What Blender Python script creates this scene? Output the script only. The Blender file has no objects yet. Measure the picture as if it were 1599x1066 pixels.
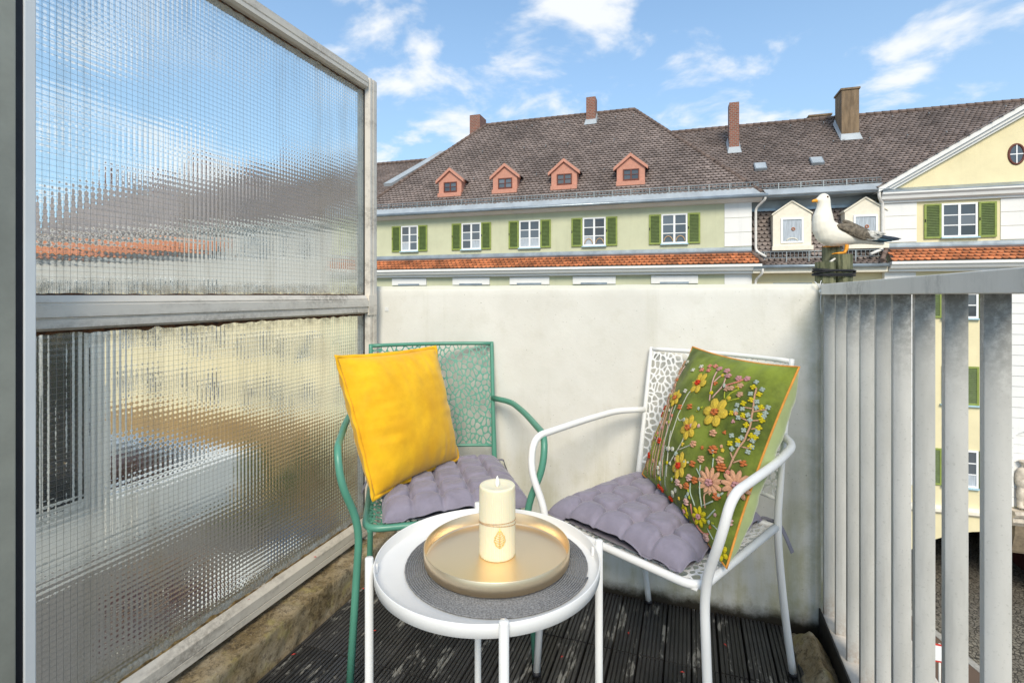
import bpy, bmesh, math, random
from math import sin, cos, pi, radians, sqrt, atan2
from mathutils import Vector, Matrix, noise as mnoise
random.seed(7)
SC = bpy.context.scene
COL = SC.collection

# ---------------------------------------------------------------- camera, sky, sun, exposure
CAM_H, CAM_YAW = 1.05, 19.16
cd = bpy.data.cameras.new('camera'); cam = bpy.data.objects.new('camera', cd); COL.objects.link(cam)
cam.location = (0, 0, CAM_H); cam.rotation_euler = (radians(90), 0, radians(CAM_YAW))
cd.sensor_width = 36; cd.lens = 18.0; cd.shift_y = -72/1599; cd.clip_start = 0.02; cd.clip_end = 2000
SC.camera = cam
SUN_TO = Vector((.23, -.75, .60)).normalized()
SUN_EL = math.asin(SUN_TO.z); SUN_AZ = atan2(SUN_TO.x, SUN_TO.y)

w = bpy.data.worlds.new('World'); SC.world = w; w.use_nodes = True
nt = w.node_tree; N = nt.nodes; L = nt.links
N.clear()
wo = N.new('ShaderNodeOutputWorld'); bg = N.new('ShaderNodeBackground')
sky = N.new('ShaderNodeTexSky'); sky.sky_type = 'NISHITA'; sky.sun_disc = False
sky.sun_elevation = SUN_EL; sky.sun_rotation = SUN_AZ; sky.air_density = 1.0; sky.dust_density = 0.3; sky.ozone_density = 3.5
tc = N.new('ShaderNodeTexCoord'); sep = N.new('ShaderNodeSeparateXYZ'); L.new(tc.outputs['Generated'], sep.inputs[0])
def wm(op, a, b=None, c=None):
    n = N.new('ShaderNodeMath'); n.operation = op
    for i, v in enumerate((a, b, c)):
        if v is None: continue
        if isinstance(v, (int, float)): n.inputs[i].default_value = v
        else: L.new(v, n.inputs[i])
    return n.outputs[0]
# a layer of scattered cumulus, the same all round the sky: direction / (height + k)
den = wm('ADD', wm('MAXIMUM', sep.outputs[2], 0.0), 0.22)
cx_ = wm('DIVIDE', sep.outputs[0], den); cy_ = wm('DIVIDE', sep.outputs[1], den)
cmb = N.new('ShaderNodeCombineXYZ'); L.new(cx_, cmb.inputs[0]); L.new(cy_, cmb.inputs[1]); cmb.inputs[2].default_value = 21.18
n1 = N.new('ShaderNodeTexNoise'); n1.inputs['Scale'].default_value = 3.1; n1.inputs['Detail'].default_value = 9; n1.inputs['Roughness'].default_value = .55; n1.inputs['Distortion'].default_value = .25
L.new(cmb.outputs[0], n1.inputs['Vector'])
n2 = N.new('ShaderNodeTexNoise'); n2.inputs['Scale'].default_value = .55; n2.inputs['Detail'].default_value = 3
mpv = N.new('ShaderNodeMapping'); mpv.inputs['Location'].default_value = (5.2, 1.3, 0); L.new(cmb.outputs[0], mpv.inputs[0]); L.new(mpv.outputs[0], n2.inputs['Vector'])
cs_ = wm('ADD', wm('MULTIPLY', n1.outputs['Fac'], .72), wm('MULTIPLY', n2.outputs['Fac'], .28))
cr = N.new('ShaderNodeMapRange'); cr.interpolation_type = 'SMOOTHSTEP'
cr.inputs['From Min'].default_value = .485; cr.inputs['From Max'].default_value = .60; cr.inputs['To Max'].default_value = .92
L.new(cs_, cr.inputs['Value'])
# pale humid air low down
hz = N.new('ShaderNodeMapRange'); hz.inputs['From Min'].default_value = 0.0; hz.inputs['From Max'].default_value = .55
hz.inputs['To Min'].default_value = .80; hz.inputs['To Max'].default_value = 0.26; L.new(sep.outputs[2], hz.inputs['Value'])
mx0 = N.new('ShaderNodeMixRGB'); mx0.inputs[2].default_value = (2.75, 3.45, 4.1, 1); L.new(hz.outputs[0], mx0.inputs[0])
tint = N.new('ShaderNodeMixRGB'); tint.blend_type = 'MULTIPLY'; tint.inputs[0].default_value = 1; tint.inputs[2].default_value = (.64, .95, 1.04, 1)
L.new(sky.outputs[0], tint.inputs[1]); L.new(tint.outputs[0], mx0.inputs[1])
mx = N.new('ShaderNodeMixRGB'); mx.inputs[2].default_value = (4.6, 4.7, 4.8, 1)
L.new(cr.outputs[0], mx.inputs[0]); L.new(mx0.outputs[0], mx.inputs[1]); L.new(mx.outputs[0], bg.inputs[0])
bg.inputs[1].default_value = 0.10
L.new(bg.outputs[0], wo.inputs[0])

sd = bpy.data.lights.new('sun', 'SUN'); so = bpy.data.objects.new('sun', sd); COL.objects.link(so)
sd.energy = 1.5; sd.angle = radians(22); sd.color = (1, .90, .74)
so.rotation_euler = SUN_TO.to_track_quat('Z', 'Y').to_euler(); so.location = (-6, -8, 12)
vs = SC.view_settings; vs.view_transform = 'Standard'; vs.look = 'None'; vs.exposure = 1.15; vs.gamma = 1; vs.use_curve_mapping = False
SC.cycles.max_bounces = 10; SC.cycles.transmission_bounces = 8; SC.cycles.glossy_bounces = 4; SC.cycles.sample_clamp_indirect = 4.0
SC.cycles.use_denoising = True

# ---------------------------------------------------------------- helpers
class MB:
    def __init__(s): s.v = []; s.f = []; s.m = []; s.sm = []
    def add(s, vs, fs, m=0, smooth=False):
        o = len(s.v); s.v += [tuple(p) for p in vs]
        for f in fs: s.f.append(tuple(i+o for i in f)); s.m.append(m); s.sm.append(smooth)
        return s
    def box(s, x0, x1, y0, y1, z0, z1, m=0, c=0.0):
        if c <= 0:
            return s.add([(x0,y0,z0),(x1,y0,z0),(x1,y1,z0),(x0,y1,z0),(x0,y0,z1),(x1,y0,z1),(x1,y1,z1),(x0,y1,z1)],
              [(0,3,2,1),(4,5,6,7),(0,1,5,4),(1,2,6,5),(2,3,7,6),(3,0,4,7)], m)
        bm = bmesh.new(); bmesh.ops.create_cube(bm, size=1)
        for v in bm.verts: v.co = ((x0+x1)/2+v.co.x*(x1-x0), (y0+y1)/2+v.co.y*(y1-y0), (z0+z1)/2+v.co.z*(z1-z0))
        bmesh.ops.bevel(bm, geom=bm.edges[:], offset=c, segments=2, affect='EDGES', profile=.5)
        bm.verts.index_update(); r = s.add([v.co for v in bm.verts], [[v.index for v in f.verts] for f in bm.faces], m); bm.free(); return r
    def hexa(s, p, m=0):  # 8 points: bottom 4 (ccw), top 4
        return s.add(p, [(0,3,2,1),(4,5,6,7),(0,1,5,4),(1,2,6,5),(2,3,7,6),(3,0,4,7)], m)
    def prism(s, poly, axis, a, b, m=0, smooth=False):  # poly of 2D points extruded along axis 0/1/2 from a to b
        def P(p, t):
            return {0:(t,p[0],p[1]), 1:(p[0],t,p[1]), 2:(p[0],p[1],t)}[axis]
        n = len(poly); v = [P(p,a) for p in poly]+[P(p,b) for p in poly]
        return s.add(v, [tuple(range(n))[::-1], tuple(range(n,2*n))]+[(i,(i+1)%n,n+(i+1)%n,n+i) for i in range(n)], m, smooth)
    def tube(s, pts, r, seg=10, m=0, closed=False, caps=True):
        pts = [Vector(p) for p in pts]; n = len(pts); rr = r if isinstance(r, (list, tuple)) else [r]*n
        T = []
        for i in range(n):
            a = pts[i-1] if (i > 0 or closed) else pts[i]; b = pts[(i+1)%n] if (i < n-1 or closed) else pts[i]
            t = b-a; T.append(t.normalized() if t.length > 1e-9 else Vector((0,0,1)))
        up = Vector((0,0,1)) if abs(T[0].z) < .9 else Vector((1,0,0))
        u = (up-T[0]*up.dot(T[0])).normalized(); vs = []
        for i in range(n):
            u = (u-T[i]*u.dot(T[i])); u = u.normalized() if u.length > 1e-9 else Vector((1,0,0)); w_ = T[i].cross(u)
            for k in range(seg):
                a = 2*pi*k/seg; vs.append(pts[i]+(u*cos(a)+w_*sin(a))*rr[i])
        fs = []
        for i in range(n if closed else n-1):
            j = (i+1)%n
            for k in range(seg): fs.append((i*seg+k, i*seg+(k+1)%seg, j*seg+(k+1)%seg, j*seg+k))
        s.add(vs, fs, m, True)
        if caps and not closed:
            o = len(s.v)-n*seg
            s.f += [tuple(o+k for k in range(seg))[::-1], tuple(o+(n-1)*seg+k for k in range(seg))]; s.m += [m, m]; s.sm += [False, False]
        return s
    def lathe(s, prof, cx=0, cy=0, seg=64, m=0, smooth=True, closed=False, rf=None):
        vs = []; n = len(prof)
        for k in range(seg):
            a = 2*pi*k/seg
            for (r, z) in prof:
                q = r if rf is None else rf(r, z, a)
                vs.append((cx+q*cos(a), cy+q*sin(a), z))
        fs = []
        for k in range(seg):
            k2 = (k+1)%seg
            for i in range(n if closed else n-1):
                j = (i+1)%n
                fs.append((k*n+i, k2*n+i, k2*n+j, k*n+j))
        return s.add(vs, fs, m, smooth)
    def ell(s, c, r, m=0, seg=10, rings=6, rot=None):
        vs = []; c = Vector(c); rx, ry, rz = (r, r, r) if isinstance(r, (int, float)) else r
        for i in range(rings+1):
            t = pi*i/rings
            for k in range(seg):
                a = 2*pi*k/seg; p = Vector((rx*sin(t)*cos(a), ry*sin(t)*sin(a), rz*cos(t)))
                if rot: p = rot @ p
                vs.append(c+p)
        fs = []
        for i in range(rings):
            for k in range(seg):
                k2 = (k+1)%seg
                if i == 0: fs.append((0, (i+1)*seg+k, (i+1)*seg+k2))
                elif i == rings-1: fs.append((i*seg+k, (i+1)*seg, i*seg+k2))
                else: fs.append((i*seg+k, (i+1)*seg+k, (i+1)*seg+k2, i*seg+k2))
        return s.add(vs, fs, m, True)
    def mesh(s, name, mats):
        me = bpy.data.meshes.new(name); me.from_pydata(s.v, [], s.f)
        for m in (mats if isinstance(mats, (list, tuple)) else [mats]): me.materials.append(m)
        me.polygons.foreach_set('material_index', s.m); me.polygons.foreach_set('use_smooth', s.sm); me.update(); return me
    def build(s, name, mats, parent=None, loc=(0,0,0), rot=(0,0,0), **tags):
        return link(name, s.mesh(name, mats), parent, loc, rot, **tags)

def link(name, data, parent=None, loc=(0,0,0), rot=(0,0,0), **tags):
    o = bpy.data.objects.new(name, data); COL.objects.link(o); o.parent = parent; o.location = loc; o.rotation_euler = rot
    for k, v in tags.items():
        if v: o[k] = v
    return o
def thing(name, label, category, loc=(0,0,0), rz=0.0, group=None):
    return link(name, None, None, loc, (0,0,rz), label=label, category=category, group=group)
def catmull(pts, n=6):
    pts = [Vector(p) for p in pts]; out = []
    for i in range(len(pts)-1):
        p0 = pts[i-1] if i else pts[0]*2-pts[1]; p1, p2 = pts[i], pts[i+1]; p3 = pts[i+2] if i+2 < len(pts) else pts[-1]*2-pts[-2]
        for k in range(n):
            t = k/n
            out.append(.5*((2*p1)+(p2-p0)*t+(2*p0-5*p1+4*p2-p3)*t*t+(3*p1-p0-3*p2+p3)*t**3))
    return out+[pts[-1]]
def fillet(pts, r, n=6):
    pts = [Vector(p) for p in pts]; out = [pts[0]]
    for i in range(1, len(pts)-1):
        a, b, c = pts[i-1], pts[i], pts[i+1]; d = min(r, (a-b).length*.48, (c-b).length*.48)
        p, q = b+(a-b).normalized()*d, b+(c-b).normalized()*d
        for k in range(n+1):
            t = k/n; out.append(p*(1-t)**2+b*2*t*(1-t)+q*t*t)
    return out+[pts[-1]]
def nz(x, y, z, s=1.0): return mnoise.noise(Vector((x*s, y*s, z*s)))

# ---------------------------------------------------------------- materials
def newmat(name):
    m = bpy.data.materials.new(name); m.use_nodes = True; t = m.node_tree
    return m, t, t.nodes['Principled BSDF']
def NN(t, typ, **kw):
    n = t.nodes.new(typ)
    for k, v in kw.items():
        if k in n.inputs.keys(): n.inputs[k].default_value = v
        else: setattr(n, k, v)
    return n
def coords(t, kind='Object'):
    if kind == 'World': return NN(t, 'ShaderNodeNewGeometry').outputs['Position']
    return NN(t, 'ShaderNodeTexCoord').outputs[kind]
def nmath(t, op, a, b=None, clamp=False):
    n = t.nodes.new('ShaderNodeMath'); n.operation = op; n.use_clamp = clamp
    for i, v in enumerate((a, b)):
        if v is None: continue
        if isinstance(v, (int, float)): n.inputs[i].default_value = v
        else: t.links.new(v, n.inputs[i])
    return n.outputs[0]
def nnoise(t, vec, scale, detail=5, rough=.6, stretch=None, dist=0):
    if stretch:
        mp = NN(t, 'ShaderNodeMapping'); mp.inputs['Scale'].default_value = stretch; t.links.new(vec, mp.inputs[0]); vec = mp.outputs[0]
    n = NN(t, 'ShaderNodeTexNoise', Scale=scale, Detail=detail, Roughness=rough, Distortion=dist); t.links.new(vec, n.inputs['Vector']); return n.outputs['Fac']
def nrange(t, v, a, b, c=0.0, d=1.0, smooth=True):
    n = NN(t, 'ShaderNodeMapRange'); n.interpolation_type = 'SMOOTHSTEP' if smooth else 'LINEAR'
    t.links.new(v, n.inputs['Value']); n.inputs['From Min'].default_value = a; n.inputs['From Max'].default_value = b
    n.inputs['To Min'].default_value = c; n.inputs['To Max'].default_value = d; return n.outputs[0]
def nmix(t, f, a, b, mode='MIX'):
    n = t.nodes.new('ShaderNodeMixRGB'); n.blend_type = mode
    for i, v in enumerate((f, a, b)):
        if isinstance(v, (int, float)): n.inputs[i].default_value = v
        elif isinstance(v, tuple): n.inputs[i].default_value = (*v[:3], 1)
        else: t.links.new(v, n.inputs[i])
    return n.outputs[0]
def bumpit(t, bs, h, strength=.3, dist=.002):
    b = NN(t, 'ShaderNodeBump', Strength=strength, Distance=dist); t.links.new(h, b.inputs['Height']); t.links.new(b.outputs[0], bs.inputs['Normal']); return b
def M(name, col, rough=.6, metal=0.0, var=.12, scale=6, bump=0.0, bscale=60, bdist=.002, col2=None, kind='Object', island=0.0, sheen=0.0, spec=.5, coat=0.0, rvar=0.08, stretch=None):
    m, t, bs = newmat(name); vec = coords(t, kind)
    f = nrange(t, nnoise(t, vec, scale, 6, .65, stretch), .3, .7)
    lo = tuple(c*(1-var) for c in col); hi = col2 or tuple(min(1, c*(1+var)) for c in col)
    c = nmix(t, f, lo, hi)
    if island:
        g = NN(t, 'ShaderNodeNewGeometry').outputs['Random Per Island']
        c = nmix(t, 1.0, c, nrange(t, g, 0, 1, 1-island, 1+island*.8, False), 'MULTIPLY')
    t.links.new(c, bs.inputs['Base Color'])
    t.links.new(nrange(t, nnoise(t, vec, scale*2.3, 4), .3, .7, max(.02, rough-rvar), min(1, rough+rvar)), bs.inputs['Roughness'])
    bs.inputs['Metallic'].default_value = metal; bs.inputs['Specular IOR Level'].default_value = spec
    if sheen: bs.inputs['Sheen Weight'].default_value = sheen; bs.inputs['Sheen Roughness'].default_value = .4
    if coat: bs.inputs['Coat Weight'].default_value = coat
    if bump: bumpit(t, bs, nnoise(t, vec, bscale, 4, .6), bump, bdist)
    return m

white_paint = M('white_powder_coat', (.80,.80,.79), .38, var=.03, bump=.06, bscale=400)
green_paint = M('sea_green_powder_coat', (.085,.275,.195), .36, var=.08, bump=.06, bscale=400)
pvc_white = M('white_pvc', (.72,.73,.72), .35, var=.05, scale=3)
pvc_old = M('aged_cream_pvc', (.30,.30,.25), .5, var=.18, scale=4)
rubber = M('black_rubber', (.008,.008,.012), .6)
pad_cloth = M('mauve_grey_cotton', (.235,.215,.275), .9, var=.10, scale=22, bump=.35, bscale=900, bdist=.0008, sheen=.25)
tie_cloth = M('grey_tie_tape', (.20,.195,.23), .9, var=.1, bump=.3, bscale=600)
yellow_velvet = M('mustard_velvet', (.80,.41,.004), .85, var=.07, scale=10, col2=(.90,.51,.008), bump=.12, bscale=30, bdist=.003, sheen=.25)
green_velvet = M('moss_green_velvet', (.075,.112,.006), .85, var=.45, scale=6, col2=(.23,.29,.030), bump=.25, bscale=40, bdist=.003, sheen=.10)
back_velvet = M('pale_green_velvet', (.42,.49,.20), .85, var=.12, scale=9, bump=.25, bscale=40, bdist=.003, sheen=.4)
piping_orange = M('orange_piping', (.72,.30,.05), .8, var=.15, scale=40)
def yarn(n, c):
    m, t, bs = newmat(n); vec = coords(t); wv = NN(t, 'ShaderNodeTexWave', Scale=230.0, Distortion=6.0, Detail=2.0); wv.bands_direction = 'DIAGONAL'; t.links.new(vec, wv.inputs['Vector'])
    f = nmath(t, 'MULTIPLY', wv.outputs['Fac'], nrange(t, nnoise(t, vec, 300, 3), .2, .8, .5, 1.0))
    t.links.new(nmix(t, f, tuple(x*.72 for x in c), tuple(min(1, x*1.3) for x in c)), bs.inputs['Base Color']); bs.inputs['Roughness'].default_value = .95; bs.inputs['Specular IOR Level'].default_value = .12; bs.inputs['Sheen Weight'].default_value = .05
    bumpit(t, bs, f, .8, .0018); return m
Y = dict(yellow=yarn('yarn_yellow', (.84,.58,.07)), lemon=yarn('yarn_lemon', (.72,.60,.02)), rust=yarn('yarn_rust', (.66,.20,.06)), red=yarn('yarn_red', (.72,.06,.02)),
    peach=yarn('yarn_peach', (.84,.44,.27)), pink=yarn('yarn_pink', (.80,.50,.45)), rose=yarn('yarn_rose', (.66,.34,.35)), grey=yarn('yarn_grey_green', (.45,.54,.48)),
    white=yarn('yarn_white', (.72,.72,.60)), stem=yarn('yarn_stem', (.66,.40,.26)), pale=yarn('yarn_pale_green', (.52,.62,.52)), coral=yarn('yarn_coral', (.78,.30,.22)), moss=yarn('yarn_moss', (.45,.5,.05)))
brass = None
m_, t_, b_ = newmat('brushed_brass'); vec_ = coords(t_)
st_ = nnoise(t_, vec_, 60, 5, .7, (.6, 40, 40))
t_.links.new(nmix(t_, st_, (.90,.69,.44), (.96,.78,.54)), b_.inputs['Base Color']); b_.inputs['Metallic'].default_value = 1
t_.links.new(nrange(t_, st_, .3, .7, .30, .40), b_.inputs['Roughness']); b_.inputs['Anisotropic'].default_value = .4; bumpit(t_, b_, st_, .03, .0004); brass = m_
gold = M('gold_foil', (.95,.66,.20), .45, .45)
m_, t_, b_ = newmat('cream_wax'); b_.inputs['Base Color'].default_value = (.83,.76,.55,1); b_.inputs['Roughness'].default_value = .45
b_.inputs['Subsurface Weight'].default_value = .35; b_.inputs['Subsurface Radius'].default_value = (.02,.014,.008); b_.inputs['Subsurface Scale'].default_value = .6
bumpit(t_, b_, nnoise(t_, coords(t_), 120, 3), .08, .001); wax = m_
flame_mat = M('frosted_plastic_flame', (.88,.88,.84), .4)
twine = M('jute_twine', (.55,.36,.20), .9, var=.3, scale=300)
wicker = M('grey_woven_cord', (.135,.14,.15), .9, var=.2, scale=300, col2=(.27,.275,.285), bump=.3, bscale=500, bdist=.002)
alu = None
def metal_dirty(name, base, dirt, amount=.5, rough=.5, metal=.55, streak=(1,1,.15)):
    m, t, bs = newmat(name); vec = coords(t, 'World')
    f1 = nnoise(t, vec, 9, 7, .7, streak); f2 = nnoise(t, vec, 70, 5, .75)
    f = nmath(t, 'MULTIPLY', nrange(t, f1, .42, .72), nrange(t, f2, .3, .6)); f = nmath(t, 'MULTIPLY', f, amount)
    c = nmix(t, nnoise(t, vec, 4, 4), tuple(x*.88 for x in base), base); c = nmix(t, f, c, dirt); t.links.new(c, bs.inputs['Base Color'])
    bs.inputs['Metallic'].default_value = metal; t.links.new(nrange(t, f2, .2, .8, rough-.12, rough+.15), bs.inputs['Roughness']); bumpit(t, bs, f2, .12, .001); return m
alu = metal_dirty('weathered_aluminium', (.74,.68,.59), (.13,.10,.07), .75, .65, .0, (1,.3,1))
galv = metal_dirty('weathered_galvanised_steel', (.80,.77,.70), (.26,.25,.22), .5, .75, .0, (1,1,.12))
def mat_slat():
    m, t, bs = newmat('lichen_stained_steel'); vec = coords(t, 'World'); sp = NN(t, 'ShaderNodeSeparateXYZ'); t.links.new(vec, sp.inputs[0])
    a = nnoise(t, vec, 5, 6, .7, (1,1,.25)); b = nnoise(t, vec, 60, 6, .75); d = nnoise(t, vec, 160, 4, .7)
    c = nmix(t, nrange(t, a, .3, .7), (.44,.435,.405), (.62,.61,.575)); c = nmix(t, nmath(t, 'MULTIPLY', nrange(t, nnoise(t, vec, 22, 6, .7, (1,1,.06)), .5, .72), .38), c, (.28,.275,.25))
    hi = nrange(t, nmath(t, 'ADD', sp.outputs[2], nmath(t, 'MULTIPLY', a, .30)), 1.0, 1.27); f = nmath(t, 'MULTIPLY', hi, nrange(t, b, .30, .60)); c = nmix(t, nmath(t, 'MULTIPLY', f, .86), c, (.11,.105,.09))
    c = nmix(t, nmath(t, 'MULTIPLY', nrange(t, d, .58, .68), .35), c, (.30,.30,.27)); lo = nrange(t, sp.outputs[2], .16, .05); c = nmix(t, nmath(t, 'MULTIPLY', nmath(t, 'MULTIPLY', lo, nrange(t, b, .35, .6)), .6), c, (.30,.19,.12))
    t.links.new(c, bs.inputs['Base Color']); bs.inputs['Metallic'].default_value = .1; t.links.new(nrange(t, d, .2, .8, .45, .7), bs.inputs['Roughness']); bumpit(t, bs, b, .15, .001); return m
slat_mat = mat_slat()
rust_seal = M('rusty_sealant', (.035,.014,.006), .95, var=.6, scale=90, col2=(.16,.062,.02), bump=1, bscale=160, bdist=.004)
gasket = M('black_gasket', (.012,.011,.01), .7)

def mat_wall():
    m, t, bs = newmat('stained_concrete_render'); vec = coords(t, 'World'); sp = NN(t, 'ShaderNodeSeparateXYZ'); t.links.new(vec, sp.inputs[0])
    big = nnoise(t, vec, 2.2, 7, .65); mid = nnoise(t, vec, 11, 6, .7); drip = nnoise(t, vec, 7, 7, .7, (1.6,1,.13)); fine = nnoise(t, vec, 90, 5, .7)
    c = nmix(t, nrange(t, big, .3, .7), (.655,.64,.585), (.75,.738,.69)); c = nmix(t, nmath(t, 'MULTIPLY', nrange(t, mid, .5, .8), .35), c, (.52,.50,.41))
    c = nmix(t, nmath(t, 'MULTIPLY', nrange(t, drip, .52, .75), .24), c, (.44,.42,.31))
    # algae climbs from the foot of the wall and from its damp corners
    low = nrange(t, sp.outputs[2], .62, .02, 0, 1); lowf = nmath(t, 'MULTIPLY', low, nrange(t, nmath(t, 'ADD', nmath(t, 'MULTIPLY', drip, .6), nmath(t, 'MULTIPLY', mid, .4)), .38, .66))
    c = nmix(t, nmath(t, 'MULTIPLY', lowf, .75), c, (.42,.385,.17))
    cor = nrange(t, sp.outputs[0], .26, .40, 0, 1); corf = nmath(t, 'MULTIPLY', cor, nrange(t, mid, .35, .65)); c = nmix(t, nmath(t, 'MULTIPLY', corf, .40), c, (.34,.34,.18))
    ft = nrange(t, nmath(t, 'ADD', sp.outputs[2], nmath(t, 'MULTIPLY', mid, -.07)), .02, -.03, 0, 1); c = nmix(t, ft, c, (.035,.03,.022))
    top = nrange(t, sp.outputs[2], 1.07, 1.078, 0, 1); c = nmix(t, nmath(t, 'MULTIPLY', top, .8), c, (.63,.62,.53))
    spk = nrange(t, nnoise(t, vec, 160, 2), .70, .76); c = nmix(t, nmath(t, 'MULTIPLY', spk, .6), c, (.14,.13,.09))
    t.links.new(c, bs.inputs['Base Color']); bs.inputs['Roughness'].default_value = .92; bs.inputs['Specular IOR Level'].default_value = .25
    bumpit(t, bs, nmath(t, 'ADD', nmath(t, 'MULTIPLY', mid, .8), nmath(t, 'MULTIPLY', fine, .35)), .35, .004); return m
wall_mat = mat_wall()
def mat_deck():
    m, t, bs = newmat('worn_black_composite'); vec = coords(t, 'World')
    a = nnoise(t, vec, 9, 7, .68, (2.2,.55,1)); b = nnoise(t, vec, 42, 5, .7, (1.5,.6,1)); g = nnoise(t, vec, 3, 4)
    rnd = NN(t, 'ShaderNodeObjectInfo').outputs['Random']
    c = nmix(t, nrange(t, g, .3, .7), (.020,.020,.021), (.052,.050,.049)); c = nmix(t, 1.0, c, nrange(t, rnd, 0, 1, .7, 1.45, False), 'MULTIPLY')
    f = nmath(t, 'MULTIPLY', nrange(t, nmath(t, 'ADD', nmath(t, 'MULTIPLY', a, .7), nmath(t, 'MULTIPLY', b, .3)), .55, .595), .7)
    c = nmix(t, f, c, (.33,.32,.29)); c = nmix(t, nmath(t, 'MULTIPLY', nrange(t, b, .58, .7), .3), c, (.11,.10,.085))
    t.links.new(c, bs.inputs['Base Color']); t.links.new(nrange(t, a, .3, .7, .30, .52), bs.inputs['Roughness']); bs.inputs['Specular IOR Level'].default_value = .5
    bumpit(t, bs, b, .2, .001); return m
deck_mat = mat_deck()
def mat_curb():
    m, t, bs = newmat('mossy_rough_concrete'); vec = coords(t, 'World')
    a = nnoise(t, vec, 7, 8, .72, (1,.6,1)); b = nnoise(t, vec, 62, 9, .8); d = nnoise(t, vec, 190, 4, .7)
    c = nmix(t, nrange(t, a, .32, .66), (.48,.41,.30), (.27,.195,.085)); c = nmix(t, nmath(t, 'MULTIPLY', nmath(t, 'ADD', nrange(t, b, .46, .62), nmath(t, 'MULTIPLY', nrange(t, a, .52, .62), .35)), .72), c, (.06,.04,.02))
    c = nmix(t, nmath(t, 'MULTIPLY', nrange(t, nnoise(t, vec, 13, 5), .54, .68), .55), c, (.40,.34,.12)); c = nmix(t, nmath(t, 'MULTIPLY', nrange(t, d, .6, .7), .5), c, (.55,.50,.40))
    t.links.new(c, bs.inputs['Base Color']); bs.inputs['Roughness'].default_value = .8
    bumpit(t, bs, nmath(t, 'ADD', b, nmath(t, 'MULTIPLY', d, .5)), .8, .008); return m
curb_mat = mat_curb()
slab_mat = M('dark_wet_slab', (.03,.027,.022), .7, var=.4, bump=.4)
ledge_mat = M('pale_ledge_render', (.58,.53,.47), .85, var=.2, scale=18, bump=.4, bscale=80)
def mat_glass():
    m, t, bs = newmat('ribbed_wired_glass'); out = t.nodes['Material Output']; t.nodes.remove(bs)
    g = NN(t, 'ShaderNodeBsdfGlass', Roughness=0.0, IOR=1.45); g.inputs['Color'].default_value = (.97,.985,.97,1)
    vec = coords(t, 'Object'); sp = NN(t, 'ShaderNodeSeparateXYZ'); t.links.new(vec, sp.inputs[0]); k = 2*pi/.0125
    h = nmath(t, 'ADD', nmath(t, 'COSINE', nmath(t, 'MULTIPLY', sp.outputs[1], k)), nmath(t, 'COSINE', nmath(t, 'MULTIPLY', sp.outputs[2], k)))
    h = nmath(t, 'ADD', h, nmath(t, 'MULTIPLY', nnoise(t, vec, 60, 3), 1.3)); h = nmath(t, 'MULTIPLY', h, nrange(t, nnoise(t, vec, 5, 3), .3, .7, .00006, .000135))
    b = NN(t, 'ShaderNodeBump', Strength=1.0, Distance=1.0); t.links.new(h, b.inputs['Height']); t.links.new(b.outputs[0], g.inputs['Normal'])
    df = NN(t, 'ShaderNodeBsdfDiffuse'); df.inputs['Color'].default_value = (.52,.41,.26,1)
    st = nnoise(t, vec, 6, 7, .7, (1,2.2,.18)); sm_ = nnoise(t, vec, 40, 6, .75); d1 = nmath(t, 'MULTIPLY', nrange(t, st, .45, .75), .16); d1 = nmath(t, 'ADD', d1, nmath(t, 'MULTIPLY', nrange(t, sm_, .55, .75), .07))
    def edge(z, w_): return nmath(t, 'MULTIPLY', nrange(t, nmath(t, 'ABSOLUTE', nmath(t, 'SUBTRACT', sp.outputs[2], z)), w_, 0.0), nrange(t, sm_, .35, .65))
    for z_, w_ in ((.174, .10), (1.05, .05), (1.86, .05), (.979, .05)): d1 = nmath(t, 'ADD', d1, nmath(t, 'MULTIPLY', edge(z_, w_), .45))
    mxs = NN(t, 'ShaderNodeMixShader'); t.links.new(nmath(t, 'MINIMUM', d1, .7), mxs.inputs[0]); t.links.new(g.outputs[0], mxs.inputs[1]); t.links.new(df.outputs[0], mxs.inputs[2])
    t.links.new(mxs.outputs[0], out.inputs['Surface']); return m
glass_mat = mat_glass()
wire_mat = M('embedded_wire', (.30,.29,.26), .5, .5)

# houses
def render_mat(name, col, var=.06):
    m, t, bs = newmat(name); vec = coords(t, 'World'); a = nnoise(t, vec, .7, 6, .65); st = nnoise(t, vec, 2.2, 6, .7, (1.4,1.4,.10)); g = nnoise(t, vec, 14, 5, .7)
    c = nmix(t, nrange(t, a, .3, .7), tuple(x*(1-var) for x in col), tuple(min(.86, x*(1+var)) for x in col))
    c = nmix(t, nmath(t, 'MULTIPLY', nrange(t, st, .5, .8), .22), c, tuple(x*.62 for x in col)); c = nmix(t, nmath(t, 'MULTIPLY', nrange(t, g, .55, .8), .14), c, tuple(x*.7 for x in col))
    t.links.new(c, bs.inputs['Base Color']); bs.inputs['Roughness'].default_value = .92; bs.inputs['Specular IOR Level'].default_value = .2; bumpit(t, bs, g, .3, .012); return m
green_wall = render_mat('pale_green_render', (.565,.57,.395)); yellow_wall = render_mat('pale_yellow_render', (.77,.68,.43)); cream_wall = render_mat('cream_render', (.74,.64,.43))
white_wall = render_mat('white_render', (.80,.79,.76), .03); stone_mat = M('weathered_carved_stone', (.60,.52,.42), .9, var=.3, scale=3, bump=.4, bscale=20, bdist=.02)
zinc = M('zinc_sheet', (.30,.345,.38), .4, .5, var=.18, scale=1.5); zinc_pale = M('pale_zinc_sheet', (.40,.44,.47), .5, .25, var=.12, scale=1.2); guard_mat = M('galvanised_guard', (.30,.33,.34), .5, .4)
tile_brown = M('brown_clay_tile', (.225,.18,.16), .6, var=.24, scale=.35, island=.22, bump=.15, bscale=30); tile_ridge = M('ridge_clay_tile', (.15,.105,.085), .7, var=.2, island=.2)
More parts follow.
